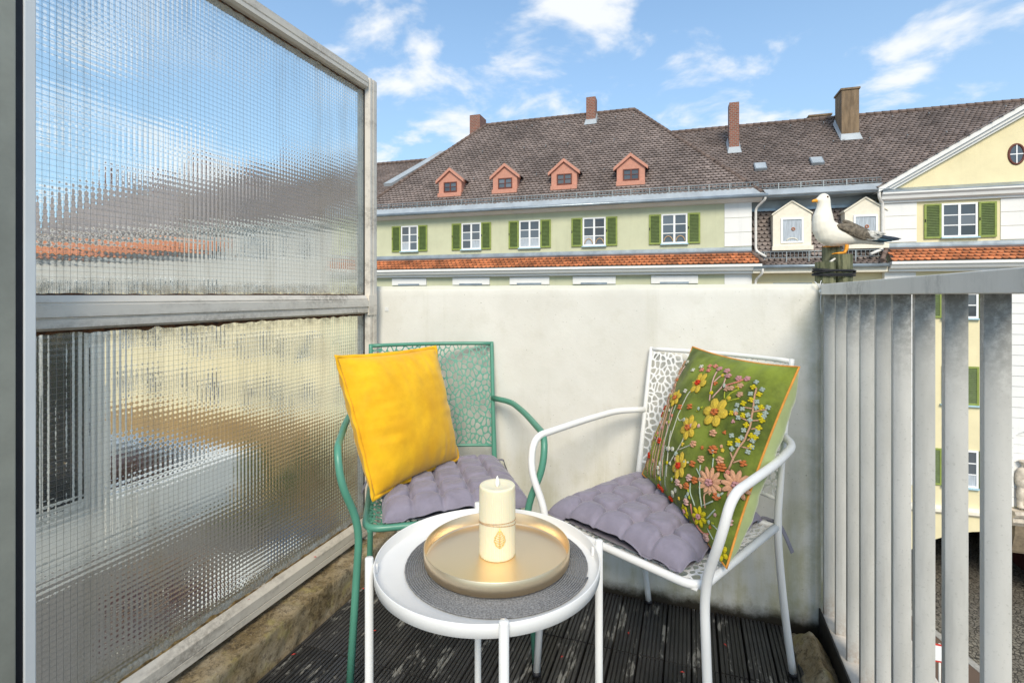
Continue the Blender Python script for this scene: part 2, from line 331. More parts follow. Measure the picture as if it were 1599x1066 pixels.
tile_orange = M('orange_clay_tile', (.46,.16,.065), .7, var=.35, scale=1.1, island=.34, bump=.15, bscale=30); under_roof = M('roof_underlay', (.05,.035,.03), .9)
dormer_paint = M('terracotta_paint', (.54,.25,.175), .7, var=.08); brown_frame = M('red_brown_frame', (.13,.035,.02), .6)
shutter_rim = M('yellow_green_paint', (.24,.30,.06), .55, var=.12); shutter_slat = M('leaf_green_paint', (.085,.13,.03), .6, var=.15)
frame_white = M('white_window_paint', (.82,.82,.81), .5, var=.02); sill_blue = M('pale_blue_sill', (.40,.58,.66), .5); cream_trim = M('cream_trim_paint', (.80,.735,.60), .7, var=.05)
m_, t_, b_ = newmat('window_glass'); t_.links.new(nmix(t_, NN(t_, 'ShaderNodeObjectInfo').outputs['Random'], (.03,.035,.04), (.15,.17,.19)), b_.inputs['Base Color']); b_.inputs['Roughness'].default_value = .06; b_.inputs['Specular IOR Level'].default_value = .8; pane_mat = m_
bumpit(t_, b_, nnoise(t_, coords(t_, 'World'), 1.2, 2), .12, .05)
curtain_mat = M('net_curtain', (.42,.46,.50), .9, var=.25, scale=6, stretch=(6,1,.3))
def mat_brick(name, c1, c2, mortar, sc):
    m, t, bs = newmat(name); vec = coords(t, 'Object'); mp = NN(t, 'ShaderNodeMapping'); mp.inputs['Rotation'].default_value = (radians(90), 0, 0); t.links.new(vec, mp.inputs[0])
    sp = NN(t, 'ShaderNodeSeparateXYZ'); t.links.new(vec, sp.inputs[0]); cb = NN(t, 'ShaderNodeCombineXYZ')
    t.links.new(nmath(t, 'ADD', sp.outputs[0], sp.outputs[1]), cb.inputs[0]); t.links.new(sp.outputs[2], cb.inputs[1])
    b = NN(t, 'ShaderNodeTexBrick', Scale=sc); b.inputs['Color1'].default_value = (*c1,1); b.inputs['Color2'].default_value = (*c2,1); b.inputs['Mortar'].default_value = (*mortar,1)
    b.inputs['Mortar Size'].default_value = .03; t.links.new(cb.outputs[0], b.inputs['Vector'])
    t.links.new(nmix(t, nmath(t, 'MULTIPLY', nnoise(t, vec, 3, 5), .5), b.outputs['Color'], (.10,.07,.05)), bs.inputs['Base Color']); bs.inputs['Roughness'].default_value = .9
    bumpit(t, bs, b.outputs['Fac'], -.5, .01); return m
brick_red = mat_brick('chimney_brick', (.34,.11,.07), (.24,.075,.05), (.30,.27,.23), 2.6); brick_brown = M('brown_rendered_chimney', (.20,.14,.085), .9, var=.3, scale=2, stretch=(3,3,.5))
pipe_white = M('cream_downpipe', (.74,.71,.66), .5, var=.05)
cobble = None
m_, t_, b_ = newmat('cobblestones'); vec_ = coords(t_, 'World'); vo = NN(t_, 'ShaderNodeTexVoronoi', Scale=6.5); vo.feature = 'DISTANCE_TO_EDGE'; t_.links.new(vec_, vo.inputs['Vector'])
vc = NN(t_, 'ShaderNodeTexVoronoi', Scale=6.5); t_.links.new(vec_, vc.inputs['Vector'])
e_ = nrange(t_, vo.outputs['Distance'], 0, .12); t_.links.new(nmix(t_, e_, (.03,.026,.02), nmix(t_, vc.outputs['Color'], (.13,.115,.095), (.24,.22,.18))), b_.inputs['Base Color']); b_.inputs['Roughness'].default_value = .8; bumpit(t_, b_, e_, .8, .03); cobble = m_
asphalt = M('asphalt', (.15,.14,.13), .9, var=.2, scale=.8, bump=.3, kind='World'); red_paving = mat_brick('red_paving_brick', (.30,.085,.055), (.24,.07,.05), (.12,.08,.06), 4); kerb_mat = M('granite_kerb', (.34,.33,.31), .85, var=.2)
passage_red = M('oxblood_plaster', (.11,.028,.022), .9, var=.3, scale=2); passage_wall = M('passage_plaster', (.22,.17,.11), .9, var=.2)
leaf_green = M('foliage_green', (.055,.085,.018), .8, var=.5, scale=.8, island=.5, kind='World'); leaf_rust = M('foliage_bronze', (.17,.10,.04), .8, var=.4, scale=.8, island=.5, kind='World'); bark = M('bark', (.07,.05,.035), .9, var=.3)

# ---------------------------------------------------------------- balcony shell
WY, XL, XR = 1.83, -1.22, .39            # parapet face, screen plane, railing plane
slab = MB().box(-1.45, .62, -.6, 2.0, -.22, -.028).build('balcony_floor', slab_mat, kind='structure')
# deck boards: grooved profile, one shared mesh
BW, BL, PX, PY = .0708, .283, .0745, .287
def board_mesh():
    prof = []; n = 6; x0 = -BW/2; step = BW/n; gw = .0042
    prof.append((x0, -.004)); prof.append((x0+.002, 0))
    for i in range(1, n):
        x = x0+i*step; prof += [(x-gw/2, 0), (x-gw/2+.0006, -.0065), (x+gw/2-.0006, -.0065), (x+gw/2, 0)]
    prof += [(-x0-.002, 0), (-x0, -.004), (-x0, -.022), (x0, -.022)]
    return MB().prism(prof[::-1], 1, -BL/2, BL/2).mesh('board', deck_mat)
bmesh_board = board_mesh()
rb = random.Random(3)
for r in range(7):
    for k in range(19):
        x = -1.115+PX*(k+.5)+(k//4)*.0006; y = WY-.006-PY*(r+.5)
        link('board', bmesh_board, slab, (x+rb.uniform(-.0008,.0008), y, rb.uniform(-.0012,.0012)), (0, 0, pi if rb.random() < .5 else 0))
# back parapet with a worn, rounded top edge
def rough_box(x0, x1, y0, y1, z0, z1, nx, ny, nzz, amp, sc, top_r=.0):
    bm = bmesh.new(); V = {}
    def key(i, j, k): return (i, j, k)
    def vert(i, j, k):
        q = key(i, j, k)
        if q not in V:
            p = Vector((x0+(x1-x0)*i/nx, y0+(y1-y0)*j/ny, z0+(z1-z0)*k/nzz))
            if top_r and k == nzz:
                if j == 0: p.y += top_r
                if j == ny: p.y -= top_r
            d = Vector((nz(p.x, p.y, p.z, sc), nz(p.x+7, p.y, p.z, sc), nz(p.x, p.y+9, p.z, sc)))*amp + Vector((nz(p.x, p.y, p.z, sc*4), nz(p.x+3, p.y, p.z, sc*4), nz(p.x, p.y+5, p.z, sc*4)))*amp*.4
            V[q] = bm.verts.new(p+d)
        return V[q]
    for a in range(nx):
        for b in range(ny):
            bm.faces.new((vert(a,b,0),vert(a,b+1,0),vert(a+1,b+1,0),vert(a+1,b,0))); bm.faces.new((vert(a,b,nzz),vert(a+1,b,nzz),vert(a+1,b+1,nzz),vert(a,b+1,nzz)))
        for c in range(nzz):
            bm.faces.new((vert(a,0,c),vert(a+1,0,c),vert(a+1,0,c+1),vert(a,0,c+1))); bm.faces.new((vert(a,ny,c),vert(a,ny,c+1),vert(a+1,ny,c+1),vert(a+1,ny,c)))
    for b in range(ny):
        for c in range(nzz):
            bm.faces.new((vert(0,b,c),vert(0,b,c+1),vert(0,b+1,c+1),vert(0,b+1,c))); bm.faces.new((vert(nx,b,c),vert(nx,b+1,c),vert(nx,b+1,c+1),vert(nx,b,c+1)))
    for f in bm.faces: f.smooth = True
    return bm
def bm_obj(name, bm, mat, parent=None, **tags):
    me = bpy.data.meshes.new(name); bm.to_mesh(me); bm.free(); me.materials.append(mat); return link(name, me, parent, **tags)
bm_obj('parapet_wall', rough_box(-1.262, .387, WY, WY+.15, -.2, 1.087, 90, 8, 62, .0016, 9, .006), wall_mat, label='pale stained concrete parapet wall behind the two chairs', category='wall')
pw = MB().box(.387, .56, WY+.035, WY+.15, -.2, 1.087, c=.004).build('parapet_return', wall_mat, label='short concrete parapet stub carrying the gull figurine at the corner', category='wall')
MB().box(-1.192, -1.176, WY-.003, WY+.001, .985, 1.0).build('adhesive_pad', pvc_white, label='small white adhesive pad stuck on the parapet beside the glass screen', category='adhesive pad')
# left kerb, right gutter hump, ledge
bm_obj('kerb_upstand', rough_box(-1.40, -1.135, -.5, WY-.004, -.2, .088, 20, 160, 22, .0050, 22), curb_mat, label='rough mossy brown concrete upstand under the glass screen', category='kerb')
def hump():
    bm = bmesh.new(); nx, ny = 14, 120; g = []
    for i in range(nx+1):
        row = []
        for j in range(ny+1):
            u = i/nx; x = .288+u*.092; y = -.3+j/ny*2.1
            e = min(1, (1.79-y)/.07); h = .070*max(0, 1-abs(2*u-1.05)*.95)**.8*max(0, e)**.5-.014
            row.append(bm.verts.new((x+nz(x,y,0,20)*.006, y, h+nz(x,y,2,9)*.020+nz(x,y,5,30)*.012+nz(x,y,8,80)*.005)))
        g.append(row)
    for i in range(nx):
        for j in range(ny): f = bm.faces.new((g[i][j], g[i+1][j], g[i+1][j+1], g[i][j+1])); f.smooth = True
    r = bmesh.ops.extrude_face_region(bm, geom=bm.faces[:]); 
    for v in [e for e in r['geom'] if isinstance(e, bmesh.types.BMVert)]: v.co.z = -.06
    return bm
bm_obj('gutter_hump', hump(), curb_mat, label='lumpy moss-covered concrete gutter edge beside the railing foot', category='kerb')
MB().box(.386, .60, -.5, WY-.001, -.2, .066, c=.004).build('railing_ledge', ledge_mat, label='pale rendered ledge that the railing slats stand on', category='ledge')
MB().box(.380, .3845, -.5, WY-.004, -.05, .074).build('flashing_strip', gasket, label='thin black flashing strip along the inner side of the railing ledge', category='flashing')

# ---------------------------------------------------------------- wired-glass privacy screen
scr = thing('privacy_screen', 'tall wired ribbed-glass privacy screen in a weathered aluminium frame', 'screen', (XL, 0, 0))
S0, S1 = -.35, 1.784
def rail(z0, z1, name='rail'):
    h = z1-z0
    b = MB(); b.prism([(-.018,z0),(.012,z0),(.016,z0+h*.28),(.020,z0+h*.30),(.020,z0+h*.66),(.016,z0+h*.68),(.012,z1),(-.018,z1)], 1, S0, S1-.002); return b.build(name, alu, scr)
def beamY(prof, name): return MB().prism(prof, 1, S0, S1-.0605, 0).build(name, alu, scr)
# profiles in (x, z): stepped mouldings with grooves
beamY([(-.035,1.858),(.010,1.866),(.020,1.872),(.020,1.884),(.017,1.886),(.017,1.888),(.020,1.890),(.020,1.913),(-.035,1.913)], 'top_rail')
beamY([(-.035,.978),(.008,.978),(.020,.984),(.020,1.000),(.017,1.002),(.017,1.004),(.023,1.006),(.023,1.030),(.018,1.032),(.018,1.035),(.020,1.036),(.010,1.050),(-.035,1.050)], 'middle_rail')
beamY([(-.035,.110),(.020,.110),(.020,.128),(.017,.129),(.017,.131),(.020,.132),(.020,.158),(.006,.176),(-.035,.176)], 'bottom_rail')
MB().prism([(-.035,S1-.060),(.006,S1-.060),(.020,S1-.046),(.020,S1-.032),(.017,S1-.031),(.017,S1-.028),(.021,S1-.027),(.021,S1-.010),(.019,S1-.009),(.019,S1),(-.035,S1)], 2, .06, 1.913).build('end_post', alu, scr)
MB().box(-.035, .024, S1-.0595, S1-.006, .972, 1.051).build('rail_bracket', alu, scr)
MB().prism([(-.035,S0-.05),(.02,S0-.05),(.02,S0),(-.035,S0)], 2, .06, 1.913).build('end_post', alu, scr)
for yy in (1.66, 1.02, .38): MB().box(-.02, .0, yy-.016, yy+.016, .07, .111, c=.002).build('foot', gasket, scr)
for (z0, z1) in ((1.050, 1.860), (.174, .979)):
    p = MB().box(-.006, 0, S0, S1-.061, z0, z1).build('glass_pane', glass_mat, scr)
    wv = MB(); r = .00018
    k = int(S0/.0125)
    while k*.0125 < S1-.062: y = k*.0125+.00625; wv.box(.0004, .0004+2*r, y-r, y+r, z0, z1); k += 1
    k = int(z0/.0125)+1
    while k*.0125 < z1: z = k*.0125+.0; wv.box(.0013, .0013+2*r, S0, S1-.061, z-r, z+r); k += 1
    wv.build('wire_mesh', wire_mat, p, kind='stuff')
rust_warm = M('rust_stain', (.16,.085,.02), .95, var=.6, scale=60, col2=(.36,.24,.09), bump=1, bscale=160, bdist=.004)
def seal(z, d, a, seed, x=.0015, mat=None):     # ragged dried sealant / rust line along a pane edge
    rr = random.Random(seed); b = MB(); n = 260; t = []; 
    for i in range(n+1):
        y = S0+(S1-.062-S0)*i/n; q = .5+.5*nz(y*3, seed, 0, 4)+.5*nz(y, seed, 3, 40)
        t.append((y, z+d*(.0015+a*max(0, q)*(.35+.65*(.5+.5*nz(y, seed*2, 1, 1.7))))))
    v = []
    for (y, zz) in t: v += [(x, y, z), (x+.003, y, (z+zz)/2), (x, y, zz)]
    b.add(v, [(3*i+k, 3*i+3+k, 3*i+4+k, 3*i+1+k) for i in range(n) for k in (0, 1)], 0, True); b.build('sealant', mat or rust_seal, scr)
seal(1.861, -1, .010, 1); seal(1.0495, 1, .009, 2); seal(.979, -1, .020, 3); seal(.173, 1, .020, 4, .0015, rust_warm)
MB().box(.0005, .004, S1-.0645, S1-.0602, .174, .979).build('gasket_strip', gasket, scr); MB().box(.0005, .004, S1-.0645, S1-.0602, 1.05, 1.861).build('gasket_strip', gasket, scr)

# ---------------------------------------------------------------- slatted railing
rl = thing('balcony_railing', 'grey galvanised railing of upright flat slats on the right', 'railing', (XR, 0, 0))
MB().box(-.006, .058, -.4, WY+.034, 1.052, 1.0845, c=.002).build('top_rail', galv, rl)
sm = MB().box(.0, .032, -.0065, .0065, .060, 1.0525, c=.001).mesh('slat', slat_mat)
yy = 1.862; 
for y in [1.871, 1.7255, 1.610, 1.497, 1.384, 1.281, 1.172, 1.052, .932]+[.932-.117*i for i in range(1, 11)]:
    if y > WY: MB().box(.0, .040, WY-.024, WY-.012, .060, 1.0525, c=.001).build('slat', slat_mat, rl)
    else: link('slat', sm, rl, (.010 if y < 1.8 else .0, y-.0065, 0))
tb = MB(); 
for k in range(5): a = k*1.1; tb.tube(catmull([(0,0,0),(.012*cos(a),-.006,.010+.004*k),(.022*cos(a+.4),-.008*sin(a),.022+.003*k)], 4), .0011, 5)
tb.ell((0,-.002,0), (.008,.006,.007)); tb.tube(catmull([(0,-.004,0),(-.004,-.006,-.03),(-.002,-.005,-.07)], 5), .0014, 5)
tb.build('string_knot', pvc_white, None, (.386, WY-.012, 1.062), label='white string knotted round the parapet and railing corner', category='string')

# ---------------------------------------------------------------- balcony door at the left edge of view
dr = thing('balcony_door', 'edge of a white balcony door with black seal at far left', 'door', (0, 0, 0))
MB().box(-1.196, -1.15, .5915, .6104, -.1, 2.5, c=.002).build('door_stile', pvc_white, dr)
MB().box(-1.19, -1.153, .5796, .591, -.1, 2.5).build('door_seal', rubber, dr)
MB().box(-1.196, -1.148, .40, .579, -.1, 2.5, c=.002).build('door_jamb', pvc_old, dr)

# ---------------------------------------------------------------- perforated sheet (voronoi openwork)
def voronoi_cells(W, H, n, seed, asp=1.25):
    rr = random.Random(seed); pts = []; tries = 0; dmin = sqrt(W*H/n)*.72
    while len(pts) < n and tries < n*60:
        tries += 1; p = (rr.uniform(0, W), rr.uniform(0, H)); dm = dmin*(.45+1.05*rr.random())*max(.55, 1-tries/(n*60))
        if all(((p[0]-q[0]))**2+((p[1]-q[1])/asp)**2 > dm*dm for q in pts): pts.append(p)
    cells = []
    for i, p in enumerate(pts):
        poly = [(0,0),(W,0),(W,H),(0,H)]
        nb = sorted((q for j, q in enumerate(pts) if j != i), key=lambda q: (q[0]-p[0])**2+((q[1]-p[1])/asp)**2)[:22]
        for q in nb:
            mx_, my_ = (p[0]+q[0])/2, (p[1]+q[1])/2; dx, dy = (q[0]-p[0]), (q[1]-p[1])/asp/asp
            out = []
            for a in range(len(poly)):
                A, B = poly[a], poly[(a+1)%len(poly)]; da = (A[0]-mx_)*dx+(A[1]-my_)*dy; db = (B[0]-mx_)*dx+(B[1]-my_)*dy
                if da <= 0: out.append(A)
                if da*db < 0: t = da/(da-db); out.append((A[0]+(B[0]-A[0])*t, A[1]+(B[1]-A[1])*t))
            poly = out
        cl = []
        for a in poly:
            if not cl or (abs(a[0]-cl[-1][0])+abs(a[1]-cl[-1][1])) > 1e-5: cl.append(a)
        if len(cl) > 2 and abs(cl[0][0]-cl[-1][0])+abs(cl[0][1]-cl[-1][1]) < 1e-5: cl.pop()
        if len(cl) >= 3: cells.append(cl)
    return cells
def inset(poly, d):
    n = len(poly); A = sum(poly[i][0]*poly[(i+1)%n][1]-poly[(i+1)%n][0]*poly[i][1] for i in range(n))/2
    cx = sum(p[0] for p in poly)/n; cy = sum(p[1] for p in poly)/n
    cur = list(poly); src = poly
    for i in range(n):   # clip by each edge moved inwards
        a, b = src[i], src[(i+1)%n]; ex, ey = b[0]-a[0], b[1]-a[1]; l = sqrt(ex*ex+ey*ey) or 1e-9
        nx, ny = -ey/l, ex/l
        if A < 0: nx, ny = -nx, -ny
        ox, oy = a[0]+nx*d, a[1]+ny*d; out = []
        for k in range(len(cur)):
            P, Q = cur[k], cur[(k+1)%len(cur)]; dp = (P[0]-ox)*nx+(P[1]-oy)*ny; dq = (Q[0]-ox)*nx+(Q[1]-oy)*ny
            if dp >= 0: out.append(P)
            if dp*dq < 0: t = dp/(dp-dq); out.append((P[0]+(Q[0]-P[0])*t, P[1]+(Q[1]-P[1])*t))
        cur = out
        if len(cur) < 3: return None
    return cur
def openwork(W, H, n, seed, strand, fmap, thick):
    """sheet with rounded holes; fmap(x, y, t) -> Vector, t is the offset across the sheet"""
    b = MB()
    for cell in voronoi_cells(W, H, n, seed):
        ins = inset(cell, strand*.5*random.uniform(.7, 1.35)); m = len(cell)
        cx = sum(p[0] for p in cell)/m; cy = sum(p[1] for p in cell)/m
        for sgn in (1, -1):
            t = thick*.5*sgn
            if ins is None:
                b.add([fmap(p[0], p[1], t) for p in cell], [tuple(range(m)) if sgn > 0 else tuple(range(m))[::-1]]); continue
            k = len(ins); ring = []
            for i in range(k):
                P, Q = ins[i], ins[(i+1)%k]; ring += [(P[0]*.72+Q[0]*.28, P[1]*.72+Q[1]*.28), (P[0]*.28+Q[0]*.72, P[1]*.28+Q[1]*.72)]
            # stitch outer cell (m) with ring (2k) by angle
            oa = sorted(range(m), key=lambda i: atan2(cell[i][1]-cy, cell[i][0]-cx)); ra = sorted(range(2*k), key=lambda i: atan2(ring[i][1]-cy, ring[i][0]-cx))
            O = [cell[i] for i in oa]; Rr = [ring[i] for i in ra]; ang = lambda p: atan2(p[1]-cy, p[0]-cx)
            vs_ = [fmap(p[0], p[1], t) for p in O]+[fmap(p[0], p[1], t) for p in Rr]; fs_ = []
            i = j = 0; no, nr = len(O), len(Rr)
            while i < no or j < nr:
                ao = ang(O[i%no])+(2*pi if i >= no else 0); ar = ang(Rr[j%nr])+(2*pi if j >= nr else 0)
                ao1 = ang(O[(i+1)%no])+(2*pi if i+1 >= no else 0); ar1 = ang(Rr[(j+1)%nr])+(2*pi if j+1 >= nr else 0)
                if j >= nr or (i < no and ao1 <= ar1): f = (i%no, (i+1)%no, no+j%nr); i += 1
                else: f = (i%no, no+(j+1)%nr, no+j%nr); j += 1
                fs_.append(f if sgn > 0 else f[::-1])
            b.add(vs_, fs_)
        if ins is not None:
            nr = len(Rr); b.add([fmap(p[0], p[1], thick*.5) for p in Rr]+[fmap(p[0], p[1], -thick*.5) for p in Rr], [(i, nr+i, nr+(i+1)%nr, (i+1)%nr) for i in range(nr)])
    return b

# ---------------------------------------------------------------- chairs (x right seen from the front, y to the back)
D = dict(wb=.222, ybt=.292, zbt=.872, wf=.252, yf=-.235, wbf=.228, ybf=.284, wa=.284, za=.663, ws=.218, ysf=-.216, zs=.433)
def post_y(z): return .205+(D['ybt']-.205)*max(0, (z-.43)/(D['zbt']-.43))**1.15
def make_chair(label, loc, rz, mat, seed):
    c = thing('garden_chair', label, 'chair', loc, rz, 'openwork metal garden chairs')
    W2 = D['wb']-.004; z0, z1 = .500, D['zbt']-.006
    def bmap(x, y, t):
        a = (x/(2*W2))*2-1; z = z0+y; return Vector((a*W2, post_y(z)+.036*(1-a*a)+t, z))
    openwork(2*W2, z1-z0, 400, seed, .0037, bmap, .0018).build('backrest', mat, c)
    fr = MB(); arc = lambda z, n=12: [(W2*(2*k/n-1), post_y(z)+.036*(1-(2*k/n-1)**2), z) for k in range(n+1)]
    fr.tube(arc(z1), .0068, 8); fr.build('top_bar', mat, c)
    fr = MB(); fr.tube(arc(z0), .0055, 8); fr.build('lower_bar', mat, c)
    S2 = D['ws']-.010
    def smap(x, y, t):
        a = (x/(2*S2))*2-1; yy = D['ysf']+y; e = max(0, (.045-y)/.045)
        return Vector((a*S2, yy, D['zs']-.010*(1-a*a)*(1-e)-.012*e*e+t))
    openwork(2*S2, .425, 380, seed+1, .0044, smap, .0018).build('seat', mat, c)
    st = MB(); st.tube(fillet([(-S2-.006,.205,D['zs']-.002),(-S2-.006,D['ysf']+.0,D['zs']-.006),(S2+.006,D['ysf']+.0,D['zs']-.006),(S2+.006,.205,D['zs']-.002)], .05, 7), .0098, 10); st.tube([(-S2,.205,D['zs']-.004),(S2,.205,D['zs']-.004)], .009, 8)
    st.build('seat_frame', mat, c)
    for s in (-1, 1):
        pb = MB(); pb.tube(catmull([(s*D['wbf'],D['ybf'],.004),(s*.221,.235,.22),(s*.217,.206,.42),(s*.2175,post_y(.56),.56),(s*.219,post_y(.70),.70),(s*.221,post_y(.80),.80),(s*D['wb'],D['ybt'],D['zbt'])], 5), [.0098]*11+[.0098-.0024*min(1, k/6) for k in range(20)], 12); pb.build('back_leg', mat, c)
        z = D['za']; pf = fillet([(s*.219,post_y(z)-.002,z+.004),(s*(D['wa']-.014),.165,z+.004),(s*D['wa'],.02,z-.004),(s*D['wa'],D['yf']+.02,z-.016),(s*(D['wa']-.012),D['yf']-.004,z-.10),(s*.226,D['ysf']-.003,D['zs']+.008),(s*.234,D['ysf']-.010,D['zs']-.12),(s*D['wf'],D['yf'],.004)], .085, 8)
        pa = MB(); pa.tube(pf, .0100, 12); pa.build('arm_and_front_leg', mat, c)
        for (x, y) in ((s*D['wbf'], D['ybf']), (s*D['wf'], D['yf'])): MB().lathe([(0,.001),(.0125,.001),(.0128,.006),(.011,.013),(0,.013)], x, y, 14).build('foot_cap', rubber, c)
    return c
GC = (-.748, 1.452, .0012); GR = .557
WC = (-.067, 1.446, .0012); WR = -.495
ch_g = make_chair('sea-green openwork metal chair with yellow cushion beside the glass screen', GC, GR, green_paint, 11)
ch_w = make_chair('white openwork metal chair with embroidered cushion beside the railing', WC, WR, white_paint, 23)
def to_world(c, rz, p):
    q = Matrix.Rotation(rz, 3, 'Z') @ Vector((p[0], p[1], p[2])); return Vector(c)+q

# ---------------------------------------------------------------- tufted seat pads
def seat_pad(label, c, rz, off, seed, tie_side):
    S, n = .210, 110; T = .039
    root = thing('seat_pad', label, 'seat pad', to_world(c, rz, (off[0], off[1], D['zs']+.002)), rz+off[2], 'tufted seat pads on the chairs')
    tuft = [(-S+S*2*(i+.5)/4*1.0, -S+S*2*(j+.5)/4) for i in range(4) for j in range(4)]
    tx = [-S*.62, -S*.21, S*.21, S*.62]
    def h(x, y):
        u, v = abs(x)/S, abs(y)/S; e = max(0, (1-u**7)*(1-v**7))**.42
        d = 1.0
        for a in tx:
            for b in tx:
                q = (x-a)**2+(y-b)**2; d -= .55*math.exp(-q/(.016**2))
        gx = min(abs(x-a) for a in tx); gy = min(abs(y-b) for b in tx); inx = abs(y) < S*.75; iny = abs(x) < S*.75
        d -= .42*math.exp(-(gx/.0062)**2)*(1 if inx else .6)+.42*math.exp(-(gy/.0062)**2)*(1 if iny else .6)
        d = max(.12, d)
        wr = .06*nz(x+seed, y, 0, 20)+.05*nz(x, y+seed, 1, 60)
        return e*(d+wr)
    V = []; F_ = []
    for side in (1, -1):
        for i in range(n+1):
            for j in range(n+1):
                a, b = -1+2*i/n, -1+2*j/n
                # slightly pulled-in edges with soft corners
                x = S*a*(1-.035*(1-b*b)-.022*(b**6)*(a**6)); y = S*b*(1-.035*(1-a*a)-.022*(b**6)*(a**6))
                x += .004*nz(a*3, b*3, seed); y += .004*nz(a*3+5, b*3, seed)
                hh = h(x/(1-.02), y/(1-.02))
                edge = max(abs(a), abs(b)); droop = -.004*(edge**6)
                z = T*.26+T*1.2*hh+droop if side > 0 else T*.26-T*.26*min(1, hh*1.5)
                V.append((x, y, z))
    o = (n+1)**2
    for i in range(n):
        for j in range(n):
            k = i*(n+1)+j; F_.append((k, k+n+1, k+n+2, k+1)); F_.append((o+k, o+k+1, o+k+n+2, o+k+n+1))
    b = MB(); b.add(V, F_, 0, True); b.build('pad', pad_cloth, root)
    ring = []
    for (i0, j0, di, dj) in ((0,0,1,0),(n,0,0,1),(n,n,-1,0),(0,n,0,-1)):
        for k in range(n): ring.append(Vector(V[(i0+di*k)*(n+1)+j0+dj*k]))
    MB().tube(ring, .0021, 6, closed=True).build('piping', pad_cloth, root)
    for s in (-1, 1):
        tb = MB(); bx, by = s*S*.96, S*.97
        for k in range(2):
            p = catmull([(bx,by,.012),(bx+s*(.012+.02*k),by+.018,.004),(bx+s*(.030+.014*k),by+.022+.012*k,-.02),(bx+s*(.036+.03*k),by+.02+.02*k,-.062-.012*k)], 5)
            w_ = .006; vv = []; 
            for i, q in enumerate(p): t = Vector((.3*s, 1, .2)).normalized()*w_; vv += [q-t, q+t]
            m2 = len(p); vv2 = [v+Vector((s*.0012, 0, .001)) for v in vv]
            tb.add(vv+vv2, [(2*i, 2*i+1, 2*i+3, 2*i+2) for i in range(m2-1)]+[(2*m2+2*i, 2*m2+2*i+2, 2*m2+2*i+3, 2*m2+2*i+1) for i in range(m2-1)], 0, True)
        tb.build('tie', tie_cloth, root)
    return root
seat_pad('grey tufted seat pad on the sea-green chair under the yellow cushion', GC, GR, (.030, -.004, .05), 3, 1)
seat_pad('grey tufted seat pad on the white chair under the flowered cushion', WC, WR, (-.032, .0, -.03), 8, 1)

# ---------------------------------------------------------------- scatter cushions
class Cushion:
    def __init__(s, corners, thick, seed, pinch=.045, bend=0.0, back=1.2):
        s.back = back
        s.c = [Vector(p) for p in corners]; s.t = thick; s.seed = seed; s.p = pinch; s.bend = bend   # BL, BR, TR, TL seen from the front
        BL_, BR_, TR_, TL_ = s.c; s.n = ((BR_+TR_-BL_-TL_).cross(TR_+TL_-BL_-BR_)).normalized()      # front normal
    def at(s, u, v, side=1, lift=0.0):
        a, b = 2*u-1, 2*v-1
        a2 = a*(1-s.p*(1-b*b)); b2 = b*(1-s.p*(1-a*a)); uu, vv = (a2+1)/2, (b2+1)/2
        BL_, BR_, TR_, TL_ = s.c
        p = BL_*(1-uu)*(1-vv)+BR_*uu*(1-vv)+TR_*uu*vv+TL_*(1-uu)*vv
        e = max(0, (1-abs(a)**(2.6 if side > 0 else 3.6))*(1-abs(b)**(2.6 if side > 0 else 3.6)))**(.60 if side > 0 else .5)
        wr = .016*nz(a*1.3+s.seed, b*1.3, side*3)+.008*nz(a*4+s.seed, b*4, side*5)
        # creases that run in from the sides
        wr += .035*nz(a*1.5, b*8+s.seed, side)*abs(a)**2+.035*nz(a*8, b*1.5+s.seed, side)*abs(b)**2
        h = s.t*e*(1+wr*4)*(1 if side > 0 else s.back)
        return p+s.n*(side*h+lift+s.bend*(1-a*a)*(1-b*b))
    def build(s, name, front, back, piping, label, flange=0.0, n=64, prad=.0026):
        root = link(name, None, None, label=label, category='cushion')
        for side, mat in ((1, front), (-1, back)):
            V = [s.at(i/n, j/n, side) for i in range(n+1) for j in range(n+1)]
            F_ = [((i*(n+1)+j), ((i+1)*(n+1)+j), ((i+1)*(n+1)+j+1), (i*(n+1)+j+1)) for i in range(n) for j in range(n)]
            if side < 0: F_ = [f[::-1] for f in F_]
            b = MB(); b.add(V, F_, 0, True); b.build('front_panel' if side > 0 else 'back_panel', mat, root)
        ring = []
        ctr = sum(s.c, Vector())/4
        for (u0, v0, du, dv) in ((0,0,1,0),(1,0,0,1),(1,1,-1,0),(0,1,0,-1)):
            for k in range(40):
                p = s.at(u0+du*k/40, v0+dv*k/40, 1); ring.append(p)
        if flange:
            b = MB(); V = []; m = len(ring)
            for i, p in enumerate(ring):
                d = (p-ctr); d = (d-s.n*d.dot(s.n)).normalized(); wv = s.n*.003*sin(i*.9)+s.n*.002*nz(i*.3, s.seed, 0)
                V += [p-d*.004+s.n*.0035, p+d*flange+wv+s.n*.0016, p+d*flange+wv-s.n*.0016, p-d*.004-s.n*.0035]
            b.add(V, [(4*i+k, 4*((i+1)%m)+k, 4*((i+1)%m)+(k+1)%4, 4*i+(k+1)%4) for i in range(m) for k in range(4)], 0, True); b.build('flange', piping, root)
        else: MB().tube(ring, prad, 8, closed=True).build('piping', piping, root)
        return root
yc = Cushion([(-.842,1.236,.478),(-.758,1.616,.484),(-.842,1.604,.868),(-.962,1.226,.872)], .078, 2.3, .05)
yc.build('throw_cushion', yellow_velvet, yellow_velvet, yellow_velvet, 'mustard yellow velvet cushion leaning on the sea-green chair', flange=.010)
gcush = Cushion([(-.142,1.662,.486),(.076,1.216,.452),(.242,1.354,.882),(.008,1.690,.890)], .068, 6.1, .055, back=1.35)
cz = gcush.build('embroidered_cushion', green_velvet, back_velvet, piping_orange, 'olive green velvet cushion embroidered with colourful flowers on the white chair')

